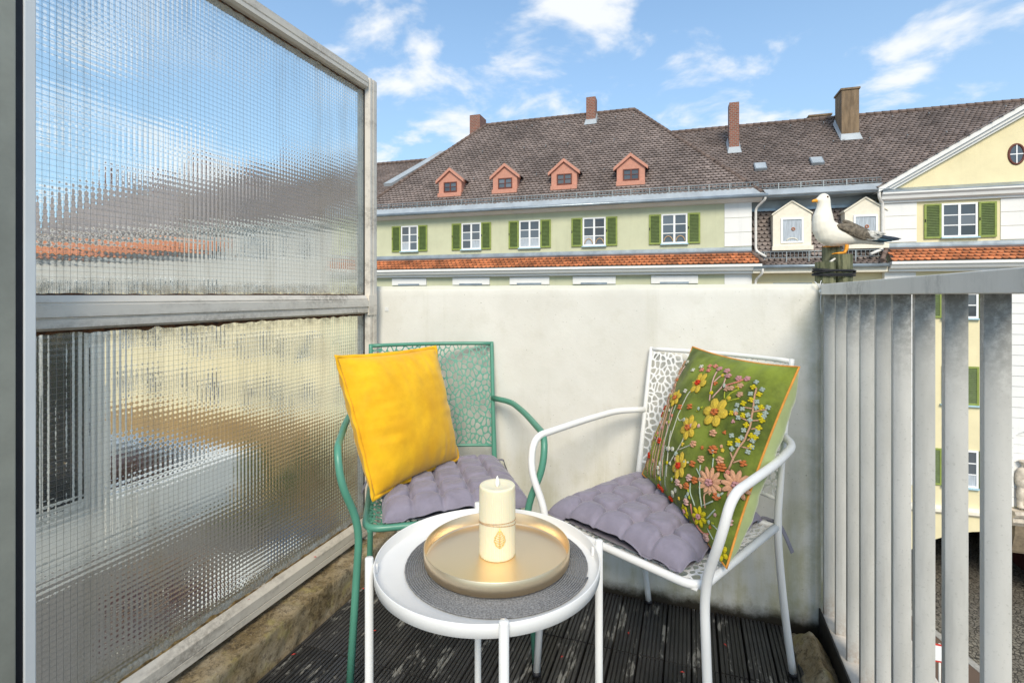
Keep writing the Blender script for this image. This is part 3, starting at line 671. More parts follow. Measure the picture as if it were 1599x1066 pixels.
def cs_frame(u, v):
    p = gcush.at(u, v); du = (gcush.at(u+.01, v)-gcush.at(u-.01, v)).normalized(); dv = (gcush.at(u, v+.01)-gcush.at(u, v-.01)); n = du.cross(dv).normalized()
    return p, du, n.cross(du).normalized(), n
def petal_flower(u, v, r, k, col, ccol, rot=0.0, fat=.36):
    p, e1, e2, n = cs_frame(u, v); b = MB()
    for i in range(k):
        a = rot+2*pi*i/k; d = e1*cos(a)+e2*sin(a); q = n.cross(d); rm = Matrix((d, q, n)).transposed()
        b.ell(p+d*r*.60+n*.0010, (r*.46, r*fat, .0024), 0, 8, 4, rm)
        b.ell(p+d*r*.60+n*.0025, (r*.32, r*fat*.3, .0018), 0, 6, 4, rm)
    for i in range(5):
        a = i*1.26; b.ell(p+(e1*cos(a)+e2*sin(a))*r*.15+n*.0045, (r*.16, r*.16, .0036), 1, 6, 4)
    b.build('flower', [Y[col], Y[ccol]], cz)
def knot(u, v, r, col, name='bud', k=4):
    p, e1, e2, n = cs_frame(u, v); b = MB(); a0 = random.uniform(0, 6)
    for i in range(k):
        a = a0+2*pi*i/k; b.ell(p+(e1*cos(a)+e2*sin(a))*r*.5+n*.0015, (r*.50, r*.50, .0030), 0, 6, 4)
    b.ell(p+n*.0025, (r*.4, r*.4, .0032), 0, 6, 4); b.build(name, Y[col], cz)
def stem(uvs, r, col):
    MB().tube([gcush.at(u, v, 1, r*.6) for u, v, _ in catmull([(a[0], a[1], 0) for a in uvs], 5)], r, 6).build('stem', Y[col], cz)
petal_flower(0.42,0.77,0.034,6,'yellow','red',1.2)
petal_flower(0.25,0.62,0.028,6,'yellow','rust',0.6)
petal_flower(0.7,0.64,0.04,6,'yellow','rust',1.2)
petal_flower(0.53,0.49,0.034,6,'yellow','rust',0.6)
petal_flower(0.57,0.26,0.036,6,'yellow','red',0.6)
petal_flower(0.8,0.1,0.024,7,'lemon','rose',0.0,.26)
petal_flower(0.65,0.05,0.018,6,'lemon','rose')
petal_flower(0.965,0.04,0.018,5,'lemon','moss')
petal_flower(0.83,0.29,0.036,11,'peach','rose',0.0,.19)
petal_flower(0.96,0.35,0.034,11,'peach','rose',0.0,.19)
for u,v in [(0.36,0.58),(0.46,0.61),(0.68,0.32)]: knot(u,v,0.011,'rust',k=4)
for u,v in [(0.79,0.45),(0.87,0.39)]: knot(u,v,0.015,'rust',k=6)
for u,v in [(0.67,0.19),(0.73,0.25),(0.89,0.25)]: knot(u,v,0.012,'rust',k=5)
for u,v in [(0.96,0.46)]: knot(u,v,0.01,'rust',k=4)
for u,v in [(0.75,0.53),(0.73,0.37),(0.85,0.42),(0.63,0.42)]: knot(u,v,0.012,'peach',k=5)
for u,v in [(0.68,0.24),(0.59,0.17),(0.85,0.035),(0.68,0.11),(0.85,0.035)]: knot(u,v,0.012,'pink',k=5)
for u,v in [(0.965,0.18)]: knot(u,v,0.015,'pink',k=6)
for u,v in [(0.05,0.52),(0.05,0.47),(0.25,0.31),(0.11,0.17)]: knot(u,v,0.012,'red',k=5)
for u,v in [(0.32,0.035),(0.36,0.035),(0.48,0.035)]: knot(u,v,0.01,'red',k=4)
for u,v in [(0.72,0.87),(0.77,0.88),(0.63,0.87),(0.58,0.9),(0.51,0.9)]: knot(u,v,0.01,'rose',k=5)
for u,v in [(0.41,0.9),(0.46,0.91),(0.44,0.87),(0.37,0.86)]: knot(u,v,0.008,'coral',k=4)
for u,v in [(0.76,0.83),(0.8,0.78),(0.72,0.8),(0.69,0.79)]: knot(u,v,0.01,'stem',k=5)
for u,v in [(0.04,0.76),(0.04,0.7),(0.05,0.63),(0.11,0.88),(0.28,0.84),(0.34,0.69),(0.34,0.88)]: knot(u,v,0.008,'white',k=4)
for u,v in [(0.035,0.87),(0.035,0.85),(0.035,0.82),(0.035,0.8),(0.035,0.78),(0.04,0.75),(0.04,0.73),(0.04,0.7),(0.04,0.68),(0.05,0.65),(0.05,0.62),(0.05,0.6),(0.05,0.57)]: knot(u,v,0.008,'stem',k=5)
for u,v in [(0.85,0.87),(0.9,0.84),(0.86,0.8),(0.91,0.77),(0.82,0.72),(0.83,0.69),(0.86,0.66),(0.86,0.71),(0.9,0.69),(0.92,0.74),(0.965,0.76),(0.965,0.73),(0.965,0.71),(0.92,0.67),(0.91,0.61),(0.965,0.63),(0.965,0.62),(0.86,0.56),(0.91,0.57),(0.96,0.58),(0.89,0.5),(0.91,0.53),(0.965,0.55),(0.96,0.52)]: knot(u,v,0.0075,'grey',k=4)
for u,v in [(0.85,0.84),(0.9,0.81),(0.88,0.77),(0.85,0.74),(0.81,0.67),(0.88,0.68),(0.94,0.75),(0.95,0.71),(0.965,0.69),(0.91,0.64),(0.965,0.65),(0.95,0.6),(0.87,0.52),(0.9,0.55),(0.965,0.6),(0.96,0.55)]: knot(u,v,0.0085,'lemon',k=4)
stem([(0.87,0.84),(0.91,0.73),(0.93,0.65),(0.93,0.58),(0.92,0.51),(0.91,0.4)],0.0024,'stem')
stem([(0.91,0.73),(0.86,0.72)],0.0018,'stem')
stem([(0.91,0.71),(0.965,0.75)],0.0018,'stem')
stem([(0.93,0.66),(0.83,0.67)],0.0018,'stem')
stem([(0.93,0.67),(0.965,0.69)],0.0018,'stem')
stem([(0.94,0.63),(0.965,0.65)],0.0018,'stem')
stem([(0.94,0.57),(0.965,0.61)],0.0018,'stem')
stem([(0.93,0.53),(0.965,0.54)],0.0018,'stem')
stem([(0.92,0.45),(0.89,0.48)],0.0018,'stem')
stem([(0.92,0.44),(0.95,0.47)],0.0018,'stem')
stem([(0.61,0.69),(0.55,0.79),(0.51,0.88)],0.0017,'pink')
stem([(0.55,0.8),(0.57,0.86),(0.62,0.87)],0.0017,'pink')
stem([(0.62,0.71),(0.64,0.8),(0.6,0.88)],0.0017,'pink')
stem([(0.64,0.8),(0.72,0.84),(0.76,0.88)],0.0022,'coral')
stem([(0.72,0.73),(0.69,0.77)],0.0018,'moss')
stem([(0.73,0.73),(0.74,0.77),(0.77,0.81)],0.0018,'moss')
stem([(0.74,0.72),(0.81,0.76)],0.0018,'moss')
stem([(0.81,0.15),(0.79,0.21),(0.74,0.34)],0.0017,'pale')
stem([(0.76,0.13),(0.71,0.17),(0.7,0.22)],0.0017,'pale')
stem([(0.83,0.16),(0.82,0.22),(0.86,0.26)],0.0018,'stem')
stem([(0.85,0.12),(0.9,0.19)],0.0018,'pale')
stem([(0.95,0.24),(0.965,0.28)],0.002,'pale')
stem([(0.95,0.24),(0.965,0.25)],0.002,'pale')
stem([(0.87,0.06),(0.81,0.035),(0.74,0.06),(0.72,0.12)],0.002,'coral')
stem([(0.81,0.16),(0.88,0.22)],0.0017,'pale')
stem([(0.81,0.41),(0.83,0.34)],0.0017,'pale')
stem([(0.72,0.31),(0.76,0.29)],0.0016,'pale')
stem([(0.12,0.035),(0.08,0.24),(0.04,0.39)],0.0012,'peach')
stem([(0.19,0.04),(0.19,0.32),(0.15,0.55),(0.08,0.71),(0.1,0.85)],0.0014,'pink')
stem([(0.26,0.07),(0.27,0.31),(0.18,0.58),(0.1,0.75)],0.0012,'stem')
stem([(0.38,0.12),(0.31,0.4),(0.26,0.56)],0.0012,'pink')
stem([(0.44,0.14),(0.38,0.42),(0.38,0.65),(0.4,0.72)],0.0014,'white')
stem([(0.46,0.23),(0.52,0.4),(0.5,0.51)],0.0014,'white')
stem([(0.5,0.33),(0.63,0.42)],0.0013,'white')
stem([(0.37,0.52),(0.41,0.5),(0.45,0.53)],0.0012,'white')
stem([(0.16,0.035),(0.15,0.28)],0.001,'moss')
stem([(0.33,0.1),(0.33,0.3)],0.001,'peach')
stem([(0.965,0.035),(0.965,0.035)],0.0022,'coral')
stem([(0.965,0.035),(0.965,0.035)],0.0017,'pale')
stem([(0.89,0.12),(0.95,0.11),(0.965,0.08),(0.96,0.05),(0.965,0.06)],0.0013,'pale')
stem([(0.96,0.14),(0.965,0.1),(0.965,0.06)],0.0015,'pale')
stem([(0.86,0.08),(0.91,0.06)],0.0014,'pale')
for u,v,a in [(0.53,0.09,0.9),(0.42,0.31,0.3),(0.32,0.15,1.4)]: petal_flower(u,v,.022,2,'white','white',a,.3)

re_ = random.Random(9)
for i in range(16):
    u = .05+.40*re_.random(); v0 = .05; stem([(u, v0), (u+.02*re_.uniform(-1,1), v0+.18), (u+.05*re_.uniform(-1,1), v0+.25+.3*re_.random())], .0010, re_.choice(['peach','pink','stem','white','moss','pale']))
for (u, v, a) in [(.62,.30,.5),(.70,.16,2.2),(.52,.16,1.2),(.88,.12,.3),(.80,.44,1.9),(.56,.62,.9),(.66,.80,2.4),(.47,.52,.4),(.90,.26,1.2)]: petal_flower(u, v, .013, 2, re_.choice(['pale','white','moss']), 'pale', a, .22)

for i in range(46):
    u, v = re_.uniform(.10, .93), re_.uniform(.08, .90)
    if (u-.72)**2+(v-.63)**2 < .012 or (u-.84)**2+(v-.28)**2 < .012: continue
    if u > .88 and v > .5: continue
    knot(u, v, re_.uniform(.004, .0075), re_.choice(['peach','pink','rose','yellow','lemon','white','rust','coral','grey','moss']), k=re_.choice([3, 4, 5]))

# ---------------------------------------------------------------- side table, place mat, tray, candle
TX, TY = -.388, .968
tb_ = thing('side_table', 'round white metal tray side table in front of the chairs', 'table', (TX, TY, 0))
MB().lathe([(0,.500),(.221,.500),(.2245,.502),(.2255,.5245),(.2248,.5255),(.2236,.5255),(.2228,.5245),(.2215,.5045),(.2200,.5032),(0,.5032)], seg=128).build('tray_top', white_paint, tb_)
for k in range(4):
    a = radians(-62+90*k); x, y = .2345*cos(a), .2345*sin(a)
    MB().lathe([(0,.002),(.0080,.002),(.0082,.004),(.0082,.5335),(.0073,.5355),(0,.5355)], x, y, 20).build('leg', white_paint, tb_)
    MB().box(-.008, .006, -.002, .002, .505, .522).build('leg_lug', white_paint, tb_, (.226*cos(a), .226*sin(a), 0), (0, 0, a))
for a in (-62, 28):
    a = radians(a); MB().tube([(-.232*cos(a), -.232*sin(a), .06+(.012 if a > 0 else 0)), (.232*cos(a), .232*sin(a), .06+(.012 if a > 0 else 0))], .006, 10).build('cross_bar', white_paint, tb_)
MX, MY = -.373, .982
mat_ = thing('place_mat', 'round grey braided place mat under the brass tray', 'place mat', (MX, MY, 0))
sp_ = []; turns = 41; R0, R1 = .004, .1865; steps = turns*44
for i in range(steps+1):
    t = i/steps; a = 2*pi*turns*t; r = R0+(R1-R0)*t; sp_.append((r*cos(a), r*sin(a), .5056+.0002*sin(a*14)))
MB().tube(sp_, .0019, 5).build('braided_cord', wicker, mat_)
GX, GY = -.376, .988
MB().lathe([(0,.5115),(.144,.5115),(.1482,.5128),(.1490,.516),(.1490,.5405),(.1484,.5412),(.1474,.5405),(.1472,.518),(.1455,.5152),(.143,.5142),(0,.5142)], seg=128).build('serving_tray', brass, None, (GX, GY, 0), label='round brushed brass tray with raised rim on the place mat', category='tray')
CX, CY = -.378, .995
cn = thing('candle', 'ribbed cream pillar candle with gold leaf charm on the tray', 'candle', (CX, CY, 0))
prof = [(0,.5146),(.0365,.5146),(.0372,.516)]+[(.0372,.516+.138*i/22) for i in range(1, 23)]+[(.0370,.6555),(.0355,.6575),(.030,.6572),(.020,.6545),(.008,.6525),(0,.652)]
MB().lathe(prof, seg=200, rf=lambda r, z, a: r+(.00045*cos(50*a) if r > .0368 and z < .64 else (.00045*cos(50*a)*max(0, (.655-z)/.015) if r > .0368 else 0))).build('wax_body', wax, cn)
MB().lathe([(0,.651),(.0016,.651),(.0036,.656),(.0045,.662),(.0036,.668),(.0018,.673),(0,.6765)], seg=20).build('flame', flame_mat, cn)
MB().tube([(.0,-.0002,.650),(.0002,0,.6535)], .0016, 6).build('wick', rubber, cn)
for j in range(2):
    MB().tube([(.0379*cos(2*pi*k/48), .0379*sin(2*pi*k/48), .586-.006*j+(.005+.002*j)*cos(2*pi*k/48+1.0+j*.5)) for k in range(48)], .0009, 6, closed=True).build('twine', twine, cn)
def leaf_charm():
    b = MB(); H, Wd = .037, .0105; pts = [(Wd*sin(pi*(t**.8))*(1-.12*sin(9*t*pi)), H*(t-.5)) for t in [i/14 for i in range(15)]]
    rim = [(x, z) for x, z in pts]+[(-x, z) for x, z in pts[::-1][1:-1]]
    def P(x, z, o=0): a = radians(-62)+x/.0385; r = .0392+o; return (r*cos(a), r*sin(a), .562+z)
    b.tube([P(x, z) for x, z in rim], .0008, 5, closed=True); b.tube([P(0, -H/2), P(0, H*.5+.004)], .0007, 5)
    for i in range(1, 8):
        z = -H/2+H*i/8.5
        for s in (-1, 1):
            w_ = Wd*sin(pi*((i/8.5+.12)**.8))*.92; b.tube([P(0, z), P(s*w_*.5, z+.0022, .0002), P(s*w_, z+.0045)], .0006, 5)
    return b
leaf_charm().build('leaf_charm', gold, cn)

# ---------------------------------------------------------------- gull figurine on tied posts
RA = radians(CAM_YAW)+radians(4)
gl = thing('seagull_figurine', 'white seagull figurine with grey wings standing on three tied wooden posts', 'figurine', (.438, 1.905, 1.0875), RA)
K = .00031
def gp(cx, cy, dy=0.0): return Vector(((cx-390)*K, dy, (1010-cy)*K))   # crop units: x along the bird, height above the wall top
gull_white = M('painted_gull_white', (.82,.77,.66), .5, var=.07, scale=14, bump=.15, bscale=120); gull_orange = M('painted_orange', (.82,.34,.02), .5, var=.12, scale=40); gull_eye = M('painted_eye', (.09,.03,.01), .2)
f_brown = M('feather_brown_grey', (.10,.078,.052), .7, var=.4, scale=120, col2=(.22,.18,.13), bump=.5, bscale=200); f_grey = M('feather_pale_grey', (.54,.52,.47), .6, var=.35, scale=90, bump=.3, bscale=200); f_dark = M('feather_black', (.018,.022,.028), .4, var=.4, scale=60); f_blue = M('feather_blue_black', (.035,.075,.10), .4, var=.4, scale=60)
post_wood = M('green_weathered_post', (.08,.10,.042), .8, var=.5, scale=24, col2=(.20,.20,.11), stretch=(3,3,.4), bump=.7, bscale=70, bdist=.003); post_end = M('dark_post_end', (.075,.06,.04), .85, var=.4, scale=40, bump=.6); rope_mat = M('black_rope', (.012,.013,.016), .7, bump=.5, bscale=300)
def blob(name, balls, voxel, mat, parent, smooth=8):
    b = MB()
    for c, r in balls: b.ell(c, r, 0, 16, 10)
    o = b.build(name, mat, parent); m = o.modifiers.new('r', 'REMESH'); m.mode = 'VOXEL'; m.voxel_size = voxel; m.use_smooth_shade = True
    s = o.modifiers.new('s', 'SMOOTH'); s.iterations = smooth; s.factor = .5; return o
sp = [(283,132,62,56),(284,150,66,58),(286,190,66,60),(284,235,72,66),(279,280,84,76),(275,330,100,88),(276,385,106,98),(292,435,118,104),(325,475,128,108),(370,495,128,108),(420,505,118,106),(480,512,104,100),(545,518,90,92),(615,528,72,80),(690,542,54,66),(765,558,40,52),(840,575,28,40),(905,586,20,30),(960,594,13,22)]
balls = []
for i in range(len(sp)-1):
    for t in (0, .5):
        a, b = sp[i], sp[i+1]; q = [a[k]*(1-t)+b[k]*t for k in range(4)]
        balls.append((gp(q[0], q[1]), (q[2]*K, q[3]*K, q[2]*K)))
balls.append((gp(235,140), (36*K, 34*K, 32*K)))
blob('body', balls, .0024, gull_white, gl, 6)
bk = MB(); bk.tube(catmull([gp(222,146), gp(195,147), gp(172,152), gp(157,160)], 4), [.0064,.0062,.0058,.0054,.0052,.0050,.0048,.0046,.0043,.0040,.0034,.0026,.0012][:13], 10); bk.build('beak', gull_orange, gl)
for s in (-1, 1):
    e = MB(); e.ell(gp(292,116, s*50*K), (.0036,.0026,.0036), 0, 12, 8); e.build('eye', gull_eye, gl)
def feather(p0, p1, w_, mat, up, th=.0022, curl=0.0):
    p0, p1, up = Vector(p0), Vector(p1), Vector(up).normalized(); d = p1-p0; Lf = d.length; d.normalize(); sd_ = up.cross(d).normalized(); up = d.cross(sd_); b = MB(); n = 9; V = []
    for i in range(n+1):
        t = i/n; ww = w_*(sin(pi*min(1, t*.92+.08))**.55)*(1-.25*t) if t < 1 else .0006; c = p0+d*Lf*t+up*(curl*t*t)
        V += [c-sd_*ww-up*th*.2, c-sd_*ww*.45+up*th*.55, c+up*th, c+sd_*ww*.45+up*th*.55, c+sd_*ww-up*th*.2, c-up*th*.8]
    b.add(V, [(6*i+k, 6*i+(k+1)%6, 6*i+6+(k+1)%6, 6*i+6+k) for i in range(n) for k in range(6)]+[(5,4,3,2,1,0)], 0, True); b.build('feather', mat, wing)
for s in (-1, 1):
    wing = link('wing', MB().ell(gp(545,470, s*88*K), (190*K, 30*K, 62*K), 0, 20, 12, Matrix.Rotation(radians(17), 3, 'Y')).mesh('wing', f_brown), gl)
    up = (0, s, .35)
    rf_ = random.Random(5)
    for i in range(5): feather(gp(700+i*30, 470+i*14, s*(72-8*i)*K), gp(1010+30*i, 556-5*i+(8 if i % 2 else 0), s*(30-5*i)*K), .0085, f_dark if i != 1 else f_blue, up)
    for i in range(3): feather(gp(690+i*20, 540-i*6, s*(80-4*i)*K), gp(950+28*i, 572-3*i, s*34*K), .008, f_blue, up)
    for i in range(5): feather(gp(590+i*26, 530-i*14, s*(96-3*i)*K), gp(830+20*i, 556-16*i, s*(58+2*i)*K), .0085, f_grey, up, .003)
    for i in range(5): feather(gp(520+i*40, 498-i*2-(i%2)*12, s*(104-3*i)*K), gp(690+36*i, 560-4*i-(i%2)*10, s*(84-6*i)*K), .0095, f_brown if i < 3 else f_grey, up, .0036)
    for i in range(5): feather(gp(375+i*42, 425+i*13, s*(103-(2-i)**2*1)*K), gp(540+i*42, 478+i*12, s*(102-4*i)*K), .0125, f_brown, up, .005)
    for i in range(0 if s < 0 else 2, 5): feather(gp(435+i*62, 368+i*26+(30 if s > 0 else 0), s*(84-2*i)*K), gp(600+i*62, 420+i*24+(20 if s > 0 else 0), s*(84-4*i)*K), .0105, f_brown if i < 4 else f_dark, up, .0042)
def leg_foot(x, z, foot, sgn):
    b = MB(); b.tube(catmull([gp(x, z, sgn*40*K), gp(x-8, z+45, sgn*42*K), gp(x-30, foot-12, sgn*42*K)], 4), [.0058]*5+[.0046]*4, 10)
    for t in (-.7, 0, .7): b.tube([gp(x-28, foot-12, sgn*42*K), gp(x-85, foot-9, sgn*42*K+t*.011), gp(x-135, foot-4, sgn*42*K+t*.018)], [.0042,.0036,.0016], 8)
    o = gp(x-28, foot-9, sgn*42*K); b.add([o, gp(x-130, foot-5, sgn*42*K-.0115), gp(x-135, foot-5, sgn*42*K), gp(x-130, foot-5, sgn*42*K+.0115)], [(0,1,2),(0,2,3)], 0, False); b.build('foot', gull_orange, gl)
leg_foot(508, 610, 705, -1); leg_foot(470, 590, 622, 1)
def wpost(cx, top, r, dy, seed):
    b = MB(); n = 26; prof = [0, .25, .5, .75, 1]; c = gp(cx, 1010, dy); H = (1010-top)*K; V = []
    ra = [r*(1+.05*sin(3*a+seed)+.05*nz(a, seed, 0, 2)-(.10 if k % 9 == (seed % 9) else 0)) for k, a in ((k, 2*pi*k/n) for k in range(n))]
    for t in prof:
        for k in range(n): a = 2*pi*k/n; V.append((c.x+ra[k]*cos(a), c.y+ra[k]*sin(a), H*t+(.002*nz(a, seed, 1, 2) if t == 1 else 0)))
    F_ = [(i*n+k, i*n+(k+1)%n, (i+1)*n+(k+1)%n, (i+1)*n+k) for i in range(4) for k in range(n)]
    b.add(V, F_, 0); b.add(V[-n:], [tuple(range(n))], 1); b.add(V[:n], [tuple(range(n))[::-1]], 1); return b.build('wooden_post', [post_wood, post_end], gl)
PC = [(385, 625, 92, .034, 1), (290, 790, 92, -.018, 4), (484, 712, 94, -.020, 7)]
for (c_, t_2, r_2, d_, sd_2) in PC: wpost(c_+.62*d_/K, t_2, r_2*K, d_, sd_2)
def hullpt(a, ex):
    d = Vector((cos(a), sin(a), 0)); best = max(PC, key=lambda q: ((q[0]-390)*K+.62*q[3])*d.x+q[3]*d.y+q[2]*K)
    return Vector(((best[0]-390)*K+.62*best[3], best[3], 0))+d*(best[2]*K*1.06+ex)
for j in range(5):
    hh = (1010-925)*K+j*.0042
    MB().tube([hullpt(2*pi*k/60, .0025+.0012*(j%2))+Vector((0, 0, hh+.005*sin(2*pi*k/60+j*1.3)*(.4+.3*(j%3)))) for k in range(60)], .0026, 7, closed=True).build('rope', rope_mat, gl)
MB().tube([gp(285,790,-.03), gp(372,748,-.02)], .0034, 8).build('cotter_pin', galv, gl)

# ---------------------------------------------------------------- houses across the street
BO = Vector((-.753, 25.989, 0)); BR_ = radians(1.66)
GZ = -12.0                                        # street level
def house(name, label): return thing(name, label, 'house', (BO.x, BO.y, 0), BR_)
class P2:   # a roof plane: origin at the eave, ex along it, ey up the slope
    def __init__(s, o, ex, ey): s.o = Vector(o); s.ex = Vector(ex).normalized(); s.ey = Vector(ey).normalized(); s.n = s.ex.cross(s.ey).normalized()
    def at(s, a, b, h=0): return s.o+s.ex*a+s.ey*b+s.n*h
def inside(poly, x, y):
    r = False; n = len(poly)
    for i in range(n):
        (x0, y0), (x1, y1) = poly[i], poly[(i+1)%n]
        if (y0 > y) != (y1 > y) and x < (x1-x0)*(y-y0)/(y1-y0)+x0: r = not r
    return r
def tiles(pl, poly, tw, tc_, mat, parent, name='roof_tiles', round_=.35, holes=(), seed=1, lift=.058):
    rr = random.Random(seed); b = MB(); a0 = min(p[0] for p in poly); a1 = max(p[0] for p in poly); b1 = max(p[1] for p in poly); r = 0; y = 0
    while y < b1:
        x = a0+(tw/2 if r % 2 else 0)
        while x < a1:
            cx, cy = x+tw/2, y+tc_*.5
            if inside(poly, cx, cy) and not any(h[0] < cx < h[1] and h[2] < cy < h[3] for h in holes):
                g = tw*.03; l = lift*rr.uniform(.8, 1.25); dy = rr.uniform(-.006, .006) if rr.random() > .03 else rr.uniform(-.05, -.02); t = tc_*1.02; rd = tc_*round_
                pts = [(x+g, y+t, .006), (x+g, y+rd+dy, l*.8), (x+tw*.22, y+rd*.32+dy, l), (cx, y+dy, l), (x+tw*.78, y+rd*.32+dy, l), (x+tw-g, y+rd+dy, l*.8), (x+tw-g, y+t, .006)]
                top = [pl.at(*p) for p in pts]; low = [pl.at(p[0], p[1], 0) for p in pts[1:6]]
                b.add(top+low, [(0,1,2,3,4,5,6)]+[(1+k, 7+k, 8+k, 2+k) for k in range(4)])
            x += tw
        y += tc_; r += 1
    return b.build(name, mat, parent, kind='stuff')
def ridge(p, q, r, parent, name='ridge_tiles'):
    p, q = Vector(p), Vector(q); d = q-p; n = int(d.length/.36); b = MB()
    for i in range(n): b.tube([p+d*(i/n), p+d*((i+1.12)/n)], [r*1.12, r*.92], 8, caps=True)
    b.build(name, tile_ridge, parent, kind='stuff')
def snow_guard(p, q, h, parent, slope):
    p, q = Vector(p), Vector(q); d = q-p; L_ = d.length; d.normalize(); b = MB(); up = Vector((0, -.05, 1)); n = int(L_/.16)
    for z in (.02, h): b.tube([p+up*z, q+up*z], .022, 6)
    for i in range(n+1): c = p+d*(L_*i/n); b.tube([c+up*.02, c+up*h], .015, 4, caps=False)
    b.build('snow_guard', guard_mat, parent, kind='stuff')
    b = MB()
    for i in range(int(L_/.9)): c = p+d*(.4+.9*i); b.hexa([tuple(c+Vector(v)) for v in ((-.02,-.06,-.20),(.02,-.06,-.20),(.02,-.02,-.20),(-.02,-.02,-.20),(-.02,-.06,h),(.02,-.06,h),(.02,-.02,h),(-.02,-.02,h))])
    b.build('guard_bracket', guard_mat, parent, kind='stuff')
def casement(parent, s, z, w_, h, y, cols=2, rows=3, frame=frame_white, fr=.075, bar=.045, curtain=False, depth=.10, sill=True, recess=True):
    b = MB(); x0, x1, z0, z1 = s-w_/2, s+w_/2, z, z+h; yf = y
    b.box(x0, x0+fr, yf-.03, yf+.05, z0, z1); b.box(x1-fr, x1, yf-.03, yf+.05, z0, z1); b.box(x0+fr, x1-fr, yf-.03, yf+.05, z1-fr, z1); b.box(x0+fr, x1-fr, yf-.03, yf+.05, z0, z0+fr)
    cw = (w_-2*fr)/cols; rh = (h-2*fr)/rows
    for i in range(1, cols): x = x0+fr+cw*i; b.box(x-fr*.62, x+fr*.62, yf-.026, yf+.045, z0+fr, z1-fr)
    for i in range(cols):
        xa = x0+fr+cw*i+(fr*.62 if i else 0); xb = x0+fr+cw*(i+1)-(fr*.62 if i < cols-1 else 0)
        for j in range(1, rows): zz = z0+fr+rh*j; b.box(xa, xb, yf-.015, yf+.03, zz-bar/2, zz+bar/2)
    wo_ = b.build('window', frame, parent)
    for i in range(cols):
        for j in range(rows):
            pm = MB().add([(-cw/2,0,-rh/2),(cw/2,0,-rh/2),(cw/2,0,rh/2),(-cw/2,0,rh/2),(-cw/2,.012,-rh/2),(cw/2,.012,-rh/2),(cw/2,.012,rh/2),(-cw/2,.012,rh/2)], [(0,1,2,3),(7,6,5,4),(0,4,5,1),(1,5,6,2),(2,6,7,3),(3,7,4,0)])
            pm.build('pane', curtain_mat if (curtain or (j == 0 and rows == 3 and random.random() < .35)) else pane_mat, wo_, (x0+fr+cw*(i+.5), yf+.008, z0+fr+rh*(j+.5)), (random.uniform(-1,1)*.003/max(cw,rh), 0, random.uniform(-1,1)*.003/max(cw,rh)))
    if sill: MB().box(x0-.04, x1+.04, y-.14, y+.02, z0-.055, z0-.002).build('sill', sill_blue, wo_)
    return wo_
def shutter(parent, s, z, w_, h, y):
    b = MB(); r = .075; x0, x1, z0, z1 = s-w_/2, s+w_/2, z, z+h
    b.box(x0, x0+r, y-.06, y-.012, z0, z1); b.box(x1-r, x1, y-.06, y-.012, z0, z1); b.box(x0+r, x1-r, y-.06, y-.012, z1-r, z1); b.box(x0+r, x1-r, y-.06, y-.012, z0, z0+r)
    o = b.build('shutter', shutter_rim, parent); l = MB(); n = 19; st_ = (h-2*r)/n
    for i in range(n):
        zz = z0+r+st_*i; l.add([(x0+r,y-.055,zz),(x1-r,y-.055,zz),(x1-r,y-.02,zz+st_*.95),(x0+r,y-.02,zz+st_*.95)], [(0,1,2,3)])
    l.box(x0+r, x1-r, y-.02, y-.012, z0+r, z1-r)
    l.build('louvres', shutter_slat, o, kind='stuff'); MB().box(x0+.01, x0+.05, y-.075, y-.06, z+h*.48, z+h*.56).build('shutter_catch', gasket, o)
def gutter_pipe(pts, parent, r=.055, mat=None): MB().tube(fillet(pts, .16, 5), r, 10).build('downpipe', mat or pipe_white, parent)
def chimney(parent, s, y, zr, z1, wx, wy, mat, cap=True):      # zr: roof level at the chimney's front face
    o = MB().box(-wx/2, wx/2, -wy/2, wy/2, zr-.4, z1).build('chimney', mat, parent, (s, y, 0))
    if cap: MB().box(-wx/2-.05, wx/2+.05, -wy/2-.05, wy/2+.05, z1, z1+.09).build('chimney_cap', mat, o)
    k = 1.0
    MB().hexa([(-wx/2-.10,-wy/2-.22,zr-.16),(wx/2+.10,-wy/2-.22,zr-.16),(wx/2+.10,wy/2,zr+wy*k-.05),(-wx/2-.10,wy/2,zr+wy*k-.05),(-wx/2-.02,-wy/2-.02,zr+.20),(wx/2+.02,-wy/2-.02,zr+.20),(wx/2+.02,wy/2,zr+wy*k+.2),(-wx/2-.02,wy/2,zr+wy*k+.2)]).build('chimney_flashing', zinc_pale, o)
    return o
gz_ = lambda y: 5.62+(y+.5)*1.0883
lz_ = lambda y: 5.62+(y+.35)*.8427
EZ = 5.62                                         # eave level shared by the row

# --- pale green house with hipped roof
hg = house('green_house', 'pale green house with hipped brown roof and terracotta dormers')
GS0, GS1 = -17.45, 3.45
MB().box(GS0, GS1, .0, 11, GZ, 5.45).build('wall', green_wall, hg)
for (z0, z1) in ((3.34, 3.98), (4.0, 4.66), (4.68, 5.36)): MB().box(2.29, GS1+.012, -.03, .4, z0, z1).build('quoin_panel', white_wall, hg)
for k in range(14): MB().box(2.29, GS1+.012, -.03, .4, 2.05-.70*(k+1)+.02, 2.05-.70*k).build('quoin_panel', white_wall, hg)
MB().prism([(-.02,5.36),(-.20,5.40),(-.30,5.48),(-.42,5.50),(-.42,5.60),(.1,5.60),(.1,5.36)], 0, GS0-.4, GS1+.42).build('eaves_cornice', white_wall, hg)
rg = MB(); r_ang = atan2(6.53, 6.0); RIDY, RIDZ = 5.5, 12.15; e0, e1_ = GS0-.45, GS1+.5
rg.add([(e0,-.5,EZ),(e1_,-.5,EZ),(-2.23,RIDY,RIDZ),(-11.69,RIDY,RIDZ),(e0,11.5,EZ),(e1_,11.5,EZ)], [(0,1,2,3),(1,5,2),(5,4,3,2),(4,0,3)])
roof_g = rg.build('roof', under_roof, hg)
